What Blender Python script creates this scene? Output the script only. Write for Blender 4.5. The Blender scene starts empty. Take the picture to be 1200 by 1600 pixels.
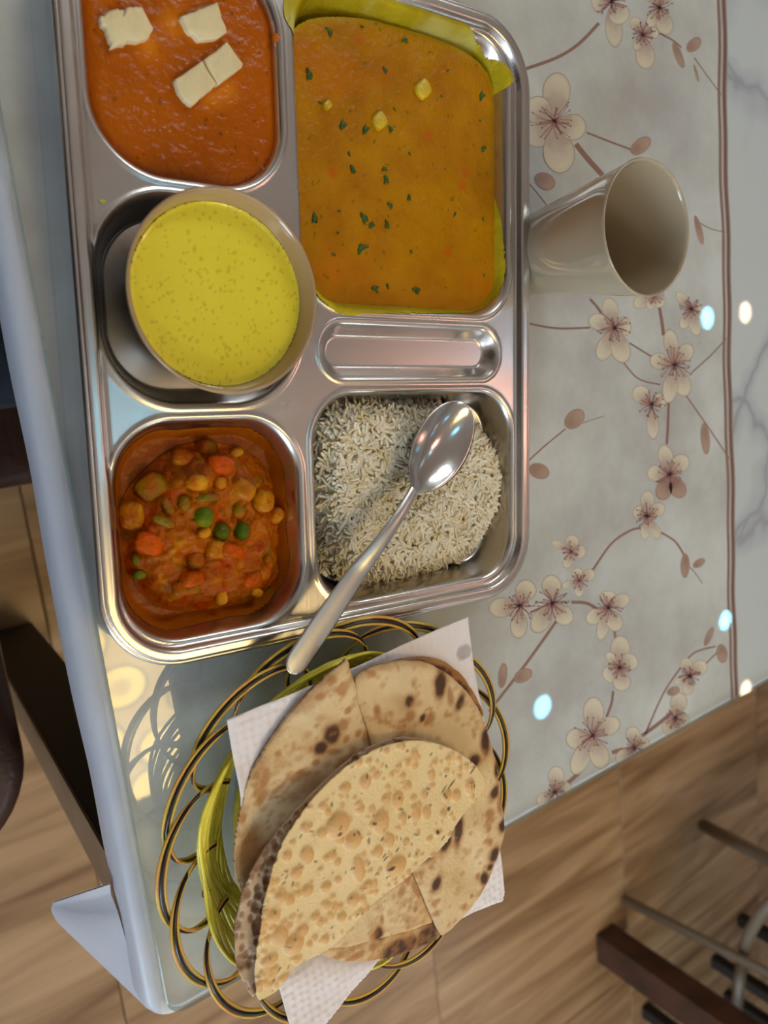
import bpy, math, random
import numpy as np
from mathutils import Vector, Matrix
random.seed(7); rng = np.random.default_rng(11)
SC = bpy.context.scene
COL = SC.collection
PI = math.pi

# ------------------------------------------------------------------ camera
TZ = 0.75                      # height of the glass on the table
H = 0.41                       # lens above the glass
F = 1200.0                     # focal length in pixels of the 1200x1600 frame
_d1 = np.array([654, 6093, 1200.]); _d2 = np.array([1838, -434, 1200.])
_Y = -_d1/np.linalg.norm(_d1); _X = _d2-(_d2@_Y)*_Y; _X /= np.linalg.norm(_X); _Z = np.cross(_X, _Y)
RW = np.array([_X, _Y, _Z])    # camera (x right, y down, z forward) -> world
cam_d = bpy.data.cameras.new('camera'); cam = bpy.data.objects.new('camera', cam_d); COL.objects.link(cam)
cam_d.sensor_fit = 'VERTICAL'; cam_d.sensor_height = 36.0; cam_d.lens = 36.0*F/1600
mx = Matrix(((RW[0][0], -RW[0][1], -RW[0][2], 0), (RW[1][0], -RW[1][1], -RW[1][2], 0), (RW[2][0], -RW[2][1], -RW[2][2], TZ+H), (0, 0, 0, 1)))
cam.matrix_world = mx
cam_d.clip_start = .01; cam_d.clip_end = 60
cam_d.dof.use_dof = True; cam_d.dof.focus_distance = .46; cam_d.dof.aperture_fstop = 27/3.6
SC.camera = cam
vs = SC.view_settings
SC.display_settings.display_device = 'sRGB'
vs.view_transform = 'Standard'; vs.look = 'None'; vs.gamma = 1; vs.use_curve_mapping = False; vs.exposure = 0.6
SC.cycles.max_bounces = 8; SC.cycles.transparent_max_bounces = 12; SC.cycles.sample_clamp_indirect = 4
SC.cycles.use_denoising = True; SC.cycles.caustics_reflective = False; SC.cycles.caustics_refractive = False

def at(px, py, h=0.):
    """point on the horizontal plane h metres above the glass, seen at this pixel"""
    r = RW @ np.array([px-600, py-800, F]); t = (H-h)/-r[2]
    return np.array([r[0]*t, r[1]*t, TZ+h])
def ats(pts, h=0.): return np.array([at(x, y, h) for x, y in pts])

# ------------------------------------------------------------------ world and light
w = bpy.data.worlds.new('world'); SC.world = w; w.use_nodes = True
w.node_tree.nodes['Background'].inputs[0].default_value = (.62, .72, .9, 1)
w.node_tree.nodes['Background'].inputs[1].default_value = .6
def area(name, loc, rot, sx, sy, power, color):
    l = bpy.data.lights.new(name, 'AREA'); l.shape = 'RECTANGLE'; l.size = sx; l.size_y = sy
    l.energy = power; l.color = color
    o = bpy.data.objects.new(name, l); o.location = loc; o.rotation_euler = rot; COL.objects.link(o); return o
WIN_POWER = 60; PANEL_E = 6.2; SOFT_E = 8.8; LED_E = 12
area('window_daylight', (-2.35, -3.05, 1.6), (0, -PI/2, 0), 1.4, 1.7, WIN_POWER, (.62, .80, 1))

# ------------------------------------------------------------------ helpers
def s2l(c): return c/12.92 if c <= .04045 else ((c+.055)/1.055)**2.4
def rgb(r, g, b): return (s2l(r/255), s2l(g/255), s2l(b/255), 1)
def tag(o, label=None, cat=None, group=None, kind=None):
    if label: o['label'] = label
    if cat: o['category'] = cat
    if group: o['group'] = group
    if kind: o['kind'] = kind
    return o
def thing(name, label, cat, loc=(0, 0, 0), rz=0, group=None):
    o = bpy.data.objects.new(name, None); COL.objects.link(o); o.empty_display_size = .02
    o.location = [float(v) for v in loc]; o.rotation_euler = (0, 0, rz); return tag(o, label, cat, group)
def mk(name, V, Fc, m, parent=None, smooth=True, col=None, loc=None, mi=None):
    """one mesh object; V in world coordinates, made local to its parent or to loc"""
    V = np.asarray(V, float)
    if parent is not None:
        M = np.array((Matrix.Translation(parent.location) @ parent.rotation_euler.to_matrix().to_4x4()).inverted())
        V = V @ M[:3, :3].T + M[:3, 3]
    elif loc is not None: V = V - np.asarray(loc, float)
    me = bpy.data.meshes.new(name)
    if isinstance(Fc, np.ndarray):
        n, k = Fc.shape
        me.vertices.add(len(V)); me.vertices.foreach_set('co', V.astype(np.float32).ravel())
        me.loops.add(n*k); me.loops.foreach_set('vertex_index', Fc.astype(np.int32).ravel())
        me.polygons.add(n); me.polygons.foreach_set('loop_start', np.arange(0, n*k, k, dtype=np.int32))
        me.polygons.foreach_set('loop_total', np.full(n, k, dtype=np.int32)); me.update(calc_edges=True)
    else:
        me.from_pydata(V.tolist(), [], Fc); me.update()
    for q in (m if isinstance(m, (list, tuple)) else [m]): me.materials.append(q)
    if mi is not None: me.polygons.foreach_set('material_index', np.asarray(mi, np.int32))
    me.polygons.foreach_set('use_smooth', np.full(len(me.polygons), bool(smooth)))
    if col is not None:
        a = me.color_attributes.new('Col', 'FLOAT_COLOR', 'POINT')
        c = np.ones((len(V), 4), np.float32); c[:, :3] = np.asarray(col)[:, :3]; a.data.foreach_set('color', c.ravel())
    me.update()
    o = bpy.data.objects.new(name, me); COL.objects.link(o)
    if parent is not None: o.parent = parent
    elif loc is not None: o.location = [float(v) for v in loc]
    return o
class G:
    """collects shapes into one mesh"""
    def __init__(s): s.V = []; s.F = []; s.C = []
    def add(s, V, Fc, c=None):
        n = len(s.V); s.V += [tuple(v) for v in V]; s.F += [tuple(int(i)+n for i in f) for f in Fc]
        if c is not None: s.C += [tuple(c)[:3]]*len(V)
    def box(s, c, sz, rz=0, ch=0.0):
        x, y, z = [v/2 for v in sz]; V = []
        if ch:
            for k, (dx, dy, dz) in enumerate([(x-ch, y-ch, -z), (x, y, -z+ch), (x, y, z-ch), (x-ch, y-ch, z)]):
                V += [(-dx, -dy, dz), (dx, -dy, dz), (dx, dy, dz), (-dx, dy, dz)]
            Fc = [(3, 2, 1, 0), (12, 13, 14, 15)]
            for k in range(3):
                for i in range(4): j = (i+1) % 4; Fc.append((k*4+i, k*4+j, k*4+4+j, k*4+4+i))
        else:
            V = [(-x, -y, -z), (x, -y, -z), (x, y, -z), (-x, y, -z), (-x, -y, z), (x, -y, z), (x, y, z), (-x, y, z)]
            Fc = [(3, 2, 1, 0), (4, 5, 6, 7), (0, 1, 5, 4), (1, 2, 6, 5), (2, 3, 7, 6), (3, 0, 4, 7)]
        ca, sa = math.cos(rz), math.sin(rz)
        s.add([(c[0]+a*ca-b*sa, c[1]+a*sa+b*ca, c[2]+d) for a, b, d in V], Fc); return s
    def tube(s, pts, r, n=8, closed=False, c=None, flat=1.0):
        P = np.asarray(pts, float); N = len(P); R = np.full(N, r) if np.isscalar(r) else np.asarray(r)
        T = np.roll(P, -1, 0)-np.roll(P, 1, 0)
        if not closed: T[0] = P[1]-P[0]; T[-1] = P[-1]-P[-2]
        T /= np.linalg.norm(T, axis=1)[:, None]+1e-12
        up = np.tile([0, 0, 1.], (N, 1)); bad = np.abs(T[:, 2]) > .95; up[bad] = [1, 0, 0]
        A = np.cross(T, up); A /= np.linalg.norm(A, axis=1)[:, None]; B = np.cross(A, T)
        V = []
        for i in range(N):
            for k in range(n):
                t = 2*PI*k/n; V.append(P[i]+R[i]*(A[i]*math.cos(t)+B[i]*math.sin(t)*flat))
        Fc = []
        for i in range(N if closed else N-1):
            j = (i+1) % N
            for k in range(n): l = (k+1) % n; Fc.append((i*n+k, i*n+l, j*n+l, j*n+k))
        if not closed: Fc += [tuple(range(n))[::-1], tuple((N-1)*n+k for k in range(n))]
        s.add(V, Fc, c); return s
    def lathe(s, prof, c=(0, 0, 0), n=48, close=False):
        V = [(c[0]+r*math.cos(2*PI*k/n), c[1]+r*math.sin(2*PI*k/n), c[2]+z) for r, z in prof for k in range(n)]
        Fc = [(i*n+k, i*n+(k+1) % n, (i+1)*n+(k+1) % n, (i+1)*n+k) for i in range(len(prof)-1) for k in range(n)]
        if close: Fc += [tuple(range(n))[::-1], tuple((len(prof)-1)*n+k for k in range(n))]
        s.add(V, Fc); return s
    def blob(s, c, sz, rz=0, n=10, m=7, noise=0, boxy=1.0, tilt=0, cc=None):
        V = []; ca, sa = math.cos(rz), math.sin(rz); ct, st = math.cos(tilt), math.sin(tilt)
        f = lambda q: math.copysign(abs(q)**boxy, q)
        for i in range(m+1):
            ph = PI*i/m
            for k in range(n):
                th = 2*PI*k/n; q = 1+noise*random.uniform(-1, 1)
                x = f(math.sin(ph))*f(math.cos(th))*sz[0]*q; y = f(math.sin(ph))*f(math.sin(th))*sz[1]*q; z = -f(math.cos(ph))*sz[2]*q
                x, z = x*ct-z*st, x*st+z*ct
                V.append((c[0]+x*ca-y*sa, c[1]+x*sa+y*ca, c[2]+z))
        Fc = [(i*n+k, i*n+(k+1) % n, (i+1)*n+(k+1) % n, (i+1)*n+k) for i in range(m) for k in range(n)]
        s.add(V, Fc, cc); return s
    def obj(s, name, m, parent=None, smooth=True, loc=None):
        return mk(name, s.V, s.F, m, parent, smooth, s.C if s.C else None, loc)

def nodes(name):
    m = bpy.data.materials.new(name); m.use_nodes = True; nt = m.node_tree
    return m, nt, nt.nodes['Principled BSDF'], nt.nodes.new, nt.links.new
def setp(b, **k):
    for a, v in k.items(): b.inputs[a.replace('_', ' ')].default_value = v
def mat(name, col, rough=.5, metal=0, bump=None, vary=None, **kw):
    """bump=(scale, distance, detail); vary=(scale, colour2, lo, hi)"""
    m, nt, b, N, L = nodes(name)
    b.inputs['Base Color'].default_value = col; b.inputs['Roughness'].default_value = rough; b.inputs['Metallic'].default_value = metal
    for a, v in kw.items(): b.inputs[a.replace('_', ' ')].default_value = v
    tc = N('ShaderNodeTexCoord')
    if vary:
        n = N('ShaderNodeTexNoise'); n.inputs['Scale'].default_value = vary[0]; n.inputs['Detail'].default_value = 5
        L(tc.outputs['Object'], n.inputs['Vector']); r = N('ShaderNodeMapRange')
        r.inputs[1].default_value = vary[2]; r.inputs[2].default_value = vary[3]; L(n.outputs['Fac'], r.inputs[0])
        x = N('ShaderNodeMix'); x.data_type = 'RGBA'; x.inputs[6].default_value = col; x.inputs[7].default_value = vary[1]
        L(r.outputs[0], x.inputs[0]); L(x.outputs[2], b.inputs['Base Color'])
    if bump:
        n = N('ShaderNodeTexNoise'); n.inputs['Scale'].default_value = bump[0]; n.inputs['Detail'].default_value = bump[2]
        L(tc.outputs['Object'], n.inputs['Vector']); u = N('ShaderNodeBump'); u.inputs['Distance'].default_value = bump[1]
        L(n.outputs['Fac'], u.inputs['Height']); L(u.outputs[0], b.inputs['Normal'])
    return m
def vmat(name, rough=.5, bump=None, **kw):
    """material coloured by the mesh's own colours"""
    m = mat(name, (1, 1, 1, 1), rough, 0, bump, None, **kw); nt = m.node_tree
    a = nt.nodes.new('ShaderNodeVertexColor'); a.layer_name = 'Col'; nt.links.new(a.outputs['Color'], nt.nodes['Principled BSDF'].inputs['Base Color'])
    return m
def emat(name, col, e):
    m, nt, b, N, L = nodes(name); setp(b, Base_Color=(.8, .8, .8, 1), Emission_Color=col, Emission_Strength=e); return m

# distance fields
def sd_box(x, y, x0, x1, y0, y1, r):
    qx = np.abs(x-(x0+x1)/2)-((x1-x0)/2-r); qy = np.abs(y-(y0+y1)/2)-((y1-y0)/2-r)
    return np.hypot(np.maximum(qx, 0), np.maximum(qy, 0))+np.minimum(np.maximum(qx, qy), 0)-r
def sd_poly(x, y, P):
    P = np.asarray(P)[:, :2]; d = np.full(x.shape, 1e9); ins = np.zeros(x.shape, bool); n = len(P)
    for i in range(n):
        a = P[i]; b = P[(i+1) % n]; e = b-a; wx = x-a[0]; wy = y-a[1]
        t = np.clip((wx*e[0]+wy*e[1])/(e@e+1e-18), 0, 1); d = np.minimum(d, (wx-e[0]*t)**2+(wy-e[1]*t)**2)
        c = ((a[1] <= y) & (b[1] > y)) | ((b[1] <= y) & (a[1] > y))
        with np.errstate(divide='ignore', invalid='ignore'): xi = a[0]+(y-a[1])*e[0]/(e[1] if e[1] != 0 else 1e-18)
        ins ^= c & (x < xi)
    d = np.sqrt(d); return np.where(ins, -d, d)
def chaikin(P, n=2):
    P = np.asarray(P, float)
    for _ in range(n):
        Q = np.roll(P, -1, 0); P = np.stack([P*.75+Q*.25, P*.25+Q*.75], 1).reshape(-1, P.shape[1])
    return P
def sstep(a, b, x): t = np.clip((x-a)/(b-a), 0, 1); return t*t*(3-2*t)
_ntab = rng.random((64, 64))
def vnoise(x, y, sc, oct=3):
    """smooth value noise, about -1..1"""
    o = 0; amp = 1; tot = 0
    for k in range(oct):
        X = x*sc+17.3*k; Y = y*sc+9.1*k; i = np.floor(X).astype(int); j = np.floor(Y).astype(int); u = X-i; v = Y-j
        u = u*u*(3-2*u); v = v*v*(3-2*v); g = lambda a, b: _ntab[a % 64, b % 64]
        o = o+amp*((g(i, j)*(1-u)+g(i+1, j)*u)*(1-v)+(g(i, j+1)*(1-u)+g(i+1, j+1)*u)*v); tot += amp; amp *= .5; sc *= 2.1
    return o/tot*2-1
def sheet(bb, step, sdf, zf, thick=0, xf=None):
    """surface over the inside of sdf; returns world-ready V, F, and x, y of each vertex. thick>0 closes it into a slab"""
    xs = np.arange(bb[0]-step, bb[1]+step*1.5, step); ys = np.arange(bb[2]-step, bb[3]+step*1.5, step)
    X, Y = np.meshgrid(xs, ys, indexing='ij'); D = sdf(X, Y); e = step*.2
    ok = D < step*.72
    cell = ok[:-1, :-1] & ok[1:, :-1] & ok[1:, 1:] & ok[:-1, 1:]
    gx = (sdf(X+e, Y)-sdf(X-e, Y))/(2*e); gy = (sdf(X, Y+e)-sdf(X, Y-e))/(2*e); g = np.hypot(gx, gy)+1e-9
    mv = np.where(D > -step*.3, D, 0)*(D < step*1.2); X = X-mv*gx/g; Y = Y-mv*gy/g
    idx = np.arange(X.size).reshape(X.shape)
    Q = np.stack([idx[:-1, :-1][cell], idx[1:, :-1][cell], idx[1:, 1:][cell], idx[:-1, 1:][cell]], 1)
    used = np.unique(Q); re = np.full(X.size, -1); re[used] = np.arange(len(used)); Q = re[Q]
    x = X.ravel()[used]; y = Y.ravel()[used]; z = zf(x, y); V = np.stack([x, y, z], 1); n = len(V)
    if thick:
        E = np.concatenate([Q[:, [0, 1]], Q[:, [1, 2]], Q[:, [2, 3]], Q[:, [3, 0]]]); key = np.sort(E, 1); key = key[:, 0]*n+key[:, 1]
        _, inv, cnt = np.unique(key, return_inverse=True, return_counts=True); be = E[cnt[inv] == 1]
        V = np.concatenate([V, V-np.array([0, 0, thick])])
        S = np.stack([be[:, 1], be[:, 0], be[:, 0]+n, be[:, 1]+n], 1)
        Q = np.concatenate([Q, Q[:, ::-1]+n, S])
    return V, Q, n

def rrect(x0, x1, y0, y1, r, n):
    P = []
    for cx, cy, a0 in ((x1-r, y0+r, -PI/2), (x1-r, y1-r, 0), (x0+r, y1-r, PI/2), (x0+r, y0+r, PI)):
        for k in range(n+1): a = a0+PI/2*k/n; P.append((cx+r*math.cos(a), cy+r*math.sin(a)))
    return np.array(P)
# ------------------------------------------------------------------ materials
M = {}
def steel(name, rough, base, scratch=600, aniso=.0):
    m, nt, b, N, L = nodes(name); setp(b, Base_Color=base, Metallic=1.0)
    tc = N('ShaderNodeTexCoord'); n = N('ShaderNodeTexNoise'); n.inputs['Scale'].default_value = 35; n.inputs['Detail'].default_value = 6
    L(tc.outputs['Object'], n.inputs['Vector']); r = N('ShaderNodeMapRange'); r.inputs[3].default_value = rough*.8; r.inputs[4].default_value = rough*1.3
    L(n.outputs['Fac'], r.inputs[0]); L(r.outputs[0], b.inputs['Roughness'])
    n2 = N('ShaderNodeTexNoise'); n2.inputs['Scale'].default_value = scratch; n2.inputs['Detail'].default_value = 2
    mp = N('ShaderNodeMapping'); mp.inputs['Rotation'].default_value = (0, 0, .9); mp.inputs['Scale'].default_value = (1, .06, 1)
    L(tc.outputs['Object'], mp.inputs[0]); L(mp.outputs[0], n2.inputs['Vector'])
    u = N('ShaderNodeBump'); u.inputs['Distance'].default_value = .00006; u.inputs['Strength'].default_value = .5
    L(n2.outputs['Fac'], u.inputs['Height']); L(u.outputs[0], b.inputs['Normal']); return m
M['tray'] = steel('tray_steel', .24, (.70, .68, .665, 1))
M['spoon'] = steel('spoon_steel', .16, (.74, .74, .74, 1))
M['handle'] = steel('satin_handle_steel', .30, (.68, .68, .67, 1))
M['melamine'] = mat('beige_melamine', rgb(178, 148, 108), .16, bump=(30, .0003, 2), Coat_Weight=.4, Coat_Roughness=.05)
M['cup'] = mat('beige_cup_plastic', rgb(180, 165, 138), .12, bump=(22, .0007, 1), Coat_Weight=.4, Coat_Roughness=.05)

def glass():
    m, nt, b, N, L = nodes('table_glass'); nt.nodes.remove(b); out = nt.nodes['Material Output']
    t = N('ShaderNodeBsdfTransparent'); t.inputs[0].default_value = (.93, .96, .95, 1)
    g = N('ShaderNodeBsdfGlossy'); g.inputs['Roughness'].default_value = .015; g.inputs[0].default_value = (1, 1, 1, 1)
    f = N('ShaderNodeFresnel'); f.inputs[0].default_value = 1.75; x = N('ShaderNodeMixShader')
    tc = N('ShaderNodeTexCoord'); n = N('ShaderNodeTexNoise'); n.inputs['Scale'].default_value = 9; n.inputs['Detail'].default_value = 1
    L(tc.outputs['Object'], n.inputs['Vector']); u = N('ShaderNodeBump'); u.inputs['Distance'].default_value = .0003; u.inputs['Strength'].default_value = .04
    L(n.outputs['Fac'], u.inputs['Height']); L(u.outputs[0], g.inputs['Normal'])
    ge = N('ShaderNodeNewGeometry'); mu = N('ShaderNodeMath'); mu.operation = 'SUBTRACT'; mu.inputs[0].default_value = 1; L(ge.outputs['Backfacing'], mu.inputs[1])
    m2 = N('ShaderNodeMath'); m2.operation = 'MULTIPLY'; L(f.outputs[0], m2.inputs[0]); L(mu.outputs[0], m2.inputs[1])
    L(m2.outputs[0], x.inputs[0]); L(t.outputs[0], x.inputs[1]); L(g.outputs[0], x.inputs[2]); L(x.outputs[0], out.inputs[0]); return m
M['glass'] = glass()
def glass_side():
    m, nt, b, N, L = nodes('glass_cut_edge'); setp(b, Base_Color=rgb(128, 150, 142), Roughness=.12, Alpha=.55); return m
M['glass_edge'] = glass_side()
def clear():
    m, nt, b, N, L = nodes('glass_underside'); nt.nodes.remove(b); t = N('ShaderNodeBsdfTransparent'); L(t.outputs[0], nt.nodes['Material Output'].inputs[0]); return m
M['clear'] = clear()

def cloth():
    m, nt, b, N, L = nodes('tablecloth_print'); tc = N('ShaderNodeTexCoord')
    # mottled grey-beige ground
    n = N('ShaderNodeTexNoise'); n.inputs['Scale'].default_value = 9; n.inputs['Detail'].default_value = 7; n.inputs['Roughness'].default_value = .62
    L(tc.outputs['Object'], n.inputs['Vector'])
    r = N('ShaderNodeValToRGB'); e = r.color_ramp.elements; e[0].position = .33; e[0].color = rgb(192, 188, 190); e[1].position = .62; e[1].color = rgb(226, 228, 230)
    k = e.new(.5); k.color = rgb(212, 213, 213); L(n.outputs['Fac'], r.inputs[0])
    # white marble with grey veins, beyond the border
    d = N('ShaderNodeTexNoise'); d.inputs['Scale'].default_value = 5; d.inputs['Detail'].default_value = 4; L(tc.outputs['Object'], d.inputs['Vector'])
    ad = N('ShaderNodeMix'); ad.data_type = 'VECTOR'; ad.inputs[0].default_value = .22; L(tc.outputs['Object'], ad.inputs[4]); L(d.outputs['Color'], ad.inputs[5])
    v = N('ShaderNodeTexVoronoi'); v.feature = 'DISTANCE_TO_EDGE'; v.inputs['Scale'].default_value = 7.5; L(ad.outputs[1], v.inputs['Vector'])
    r2 = N('ShaderNodeValToRGB'); e = r2.color_ramp.elements; e[0].position = .0; e[0].color = rgb(165, 168, 184); e[1].position = .12; e[1].color = rgb(214, 220, 226)
    k = e.new(.03); k.color = rgb(196, 201, 212); L(v.outputs['Distance'], r2.inputs[0])
    s = N('ShaderNodeSeparateXYZ'); L(tc.outputs['Object'], s.inputs[0]); g = N('ShaderNodeMath'); g.operation = 'GREATER_THAN'; g.inputs[1].default_value = .668
    L(s.outputs[0], g.inputs[0]); x = N('ShaderNodeMix'); x.data_type = 'RGBA'; L(g.outputs[0], x.inputs[0]); L(r.outputs[0], x.inputs[6]); L(r2.outputs[0], x.inputs[7])
    # the hanging part is plain pale marble as well
    g2 = N('ShaderNodeMath'); g2.operation = 'LESS_THAN'; g2.inputs[1].default_value = .0785; L(s.outputs[0], g2.inputs[0])
    x2 = N('ShaderNodeMix'); x2.data_type = 'RGBA'; L(g2.outputs[0], x2.inputs[0]); L(x.outputs[2], x2.inputs[6]); x2.inputs[7].default_value = rgb(196, 202, 214)
    L(x2.outputs[2], b.inputs['Base Color']); b.inputs['Roughness'].default_value = .38
    n3 = N('ShaderNodeTexNoise'); n3.inputs['Scale'].default_value = 60; n3.inputs['Detail'].default_value = 4; L(tc.outputs['Object'], n3.inputs['Vector'])
    u = N('ShaderNodeBump'); u.inputs['Distance'].default_value = .0006; L(n3.outputs['Fac'], u.inputs['Height']); L(u.outputs[0], b.inputs['Normal']); return m
M['cloth'] = cloth()
M['print'] = vmat('printed_ink', .4)

def woodtile(name, hue=1.0):
    m, nt, b, N, L = nodes(name); tc = N('ShaderNodeTexCoord'); mp = N('ShaderNodeMapping'); mp.inputs['Scale'].default_value = (.55, 5.2, 1)
    oi = N('ShaderNodeObjectInfo'); ad = N('ShaderNodeVectorMath'); ad.operation = 'ADD'; sc = N('ShaderNodeVectorMath'); sc.operation = 'SCALE'; sc.inputs['Scale'].default_value = 9
    L(oi.outputs['Random'], sc.inputs[0]); L(tc.outputs['Object'], ad.inputs[0]); L(sc.outputs[0], ad.inputs[1]); L(ad.outputs[0], mp.inputs[0])
    n = N('ShaderNodeTexNoise'); n.inputs['Scale'].default_value = 3.6; n.inputs['Detail'].default_value = 7; n.inputs['Distortion'].default_value = .9
    L(mp.outputs[0], n.inputs['Vector']); r = N('ShaderNodeValToRGB'); e = r.color_ramp.elements
    e[0].position = .3; e[0].color = rgb(128*hue, 92*hue, 56*hue); e[1].position = .72; e[1].color = rgb(196*hue, 160*hue, 118*hue)
    k = e.new(.5); k.color = rgb(168*hue, 132*hue, 92*hue); L(n.outputs['Fac'], r.inputs[0])
    L(r.outputs[0], b.inputs['Base Color']); b.inputs['Roughness'].default_value = .42; return m
M['tile'] = woodtile('wood_look_tile')
M['grout'] = mat('grout', rgb(120, 92, 66), .8, bump=(200, .001, 2))
M['ceil'] = mat('painted_ceiling', rgb(236, 232, 230), .85, bump=(40, .001, 3))
M['wall'] = mat('painted_wall', rgb(214, 208, 200), .85, bump=(40, .001, 3))
M['darkwood'] = mat('dark_brown_wood', rgb(72, 40, 26), .35, bump=(60, .0006, 4), vary=(14, rgb(48, 26, 18), .4, .6))
M['taupe'] = mat('taupe_laminate', rgb(126, 102, 76), .4, bump=(80, .0003, 3), vary=(20, rgb(112, 90, 66), .4, .6))
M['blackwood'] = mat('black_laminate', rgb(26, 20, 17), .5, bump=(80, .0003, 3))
M['seat'] = mat('dark_brown_vinyl', rgb(62, 38, 28), .35, bump=(160, .0006, 3))
M['metal'] = mat('grey_painted_metal', rgb(120, 108, 92), .45, bump=(90, .0003, 2))
M['denim'] = mat('dark_blue_denim', rgb(30, 38, 52), .9, bump=(900, .0012, 2), vary=(60, rgb(18, 24, 36), .35, .65))
M['paper'] = vmat('embossed_paper', .85)
def emboss():
    m = M['paper']; nt = m.node_tree; b = nt.nodes['Principled BSDF']; N = nt.nodes.new; L = nt.links.new
    tc = N('ShaderNodeTexCoord'); v = N('ShaderNodeTexVoronoi'); v.inputs['Scale'].default_value = 210; v.inputs['Randomness'].default_value = .35; v.feature = 'SMOOTH_F1'
    L(tc.outputs['Object'], v.inputs['Vector']); u = N('ShaderNodeBump'); u.inputs['Distance'].default_value = .0016; u.inputs['Strength'].default_value = .8; u.invert = True
    L(v.outputs['Distance'], u.inputs['Height']); L(u.outputs[0], b.inputs['Normal'])
    b.inputs['Subsurface Weight'].default_value = .0
emboss()
M['bread'] = vmat('baked_flatbread', .6, (260, .0009, 5), Specular_IOR_Level=.35)
M['papad'] = vmat('roasted_papad', .5, (500, .0004, 4))
M['gravy'] = vmat('orange_gravy', .22, (170, .0013, 4), Specular_IOR_Level=.18)
M['dal'] = vmat('yellow_dal', .3, (260, .0010, 5), Specular_IOR_Level=.12)
M['veg'] = vmat('masala_coating', .22, (210, .0020, 5), Specular_IOR_Level=.16)
M['kadhi'] = vmat('yellow_yogurt_liquid', .12, (90, .0003, 3), Coat_Weight=.3, Coat_Roughness=.05)
M['rice'] = mat('boiled_rice', rgb(248, 238, 212), .4, vary=(120, rgb(232, 212, 166), .46, .72), Subsurface_Weight=.25, Subsurface_Radius=(.004, .003, .002), Subsurface_Scale=.5)
M['paneer'] = mat('paneer', rgb(240, 226, 180), .5, bump=(300, .0006, 4), vary=(60, rgb(226, 206, 150), .45, .7), Subsurface_Weight=.2, Subsurface_Radius=(.005, .004, .002), Subsurface_Scale=.5)
M['gold'] = mat('gold_plastic_cord', rgb(232, 170, 86), .25, vary=(40, rgb(222, 186, 74), .45, .6))
M['black'] = mat('black_plastic_cord', rgb(24, 22, 20), .22)
M['yellow'] = mat('yellow_plastic_cord', rgb(250, 240, 92), .3, vary=(50, rgb(226, 206, 50), .45, .65), Subsurface_Weight=.15, Subsurface_Radius=(.003, .003, .001), Subsurface_Scale=.5)
M['leaf'] = mat('green_herb', rgb(52, 92, 22), .4, bump=(300, .0006, 3))
M['frame'] = mat('white_metal_trim', rgb(225, 225, 222), .4)

# ------------------------------------------------------------------ room
RX0, RX1, RY0, RY1, RZ = -2.4, 5.4, -4.2, 3.0, 2.75
fl = G().box(((RX0+RX1)/2, (RY0+RY1)/2, -.052), (RX1-RX0, RY1-RY0, .1)).obj('floor', M['grout'], smooth=False); tag(fl, kind='structure')
gx = .163; tl = None; TW, TL = .5995, 1.2
i0 = -5
for i in range(-5, 9):
    for j in range(-4, 4):
        x0 = max(gx+i*.5995, RX0); x1 = min(gx+(i+1)*.5995, RX1); y0 = max(-.42+j*1.2, RY0); y1 = min(-.42+(j+1)*1.2, RY1)
        if x1-x0 < .03 or y1-y0 < .03: continue
        full = (x1-x0 > .59 and y1-y0 > 1.19)
        if full and tl is not None:
            o = tl.copy(); COL.objects.link(o); o.location = ((x0+x1)/2, (y0+y1)/2, 0)
        else:
            o = G().box((0, 0, -.0045), (x1-x0-.003, y1-y0-.003, .009), ch=.001).obj('floor_tile', M['tile'], smooth=False)
            o.location = ((x0+x1)/2, (y0+y1)/2, 0)
            if full: tl = o
        o.parent = fl
ce = G().box(((RX0+RX1)/2, (RY0+RY1)/2, RZ+.05), (RX1-RX0, RY1-RY0, .1)).obj('ceiling', M['ceil'], smooth=False); tag(ce, kind='structure')
for nm, c, s in [('wall_right', (RX1+.05, (RY0+RY1)/2, RZ/2), (.1, RY1-RY0, RZ)),
                 ('wall_back', ((RX0+RX1)/2, RY0-.05, RZ/2), (RX1-RX0, .1, RZ)), ('wall_front', ((RX0+RX1)/2, RY1+.05, RZ/2), (RX1-RX0, .1, RZ))]:
    tag(G().box(c, s).obj(nm, M['wall'], smooth=False), kind='structure')
WY0, WY1, WZ0, WZ1 = -3.9, -2.2, .9, 2.3
g = G()
g.box((RX0-.05, (RY0+WY0)/2, RZ/2), (.1, WY0-RY0, RZ)); g.box((RX0-.05, (WY1+RY1)/2, RZ/2), (.1, RY1-WY1, RZ))
g.box((RX0-.05, (WY0+WY1)/2, WZ0/2), (.1, WY1-WY0, WZ0)); g.box((RX0-.05, (WY0+WY1)/2, (WZ1+RZ)/2), (.1, WY1-WY0, RZ-WZ1))
tag(g.obj('wall_left', M['wall'], smooth=False), kind='structure')
g = G(); yc = (WY0+WY1)/2; zc = (WZ0+WZ1)/2
for c, s in [((RX0-.05, yc, WZ0+.025), (.08, WY1-WY0, .05)), ((RX0-.05, yc, WZ1-.025), (.08, WY1-WY0, .05)), ((RX0-.05, WY0+.025, zc), (.08, .05, WZ1-WZ0-.1)),
             ((RX0-.05, WY1-.025, zc), (.08, .05, WZ1-WZ0-.1)), ((RX0-.05, yc, zc), (.06, .05, WZ1-WZ0-.1))]: g.box(c, s)
tag(g.obj('window_1', M['frame'], smooth=False), kind='structure')

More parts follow.
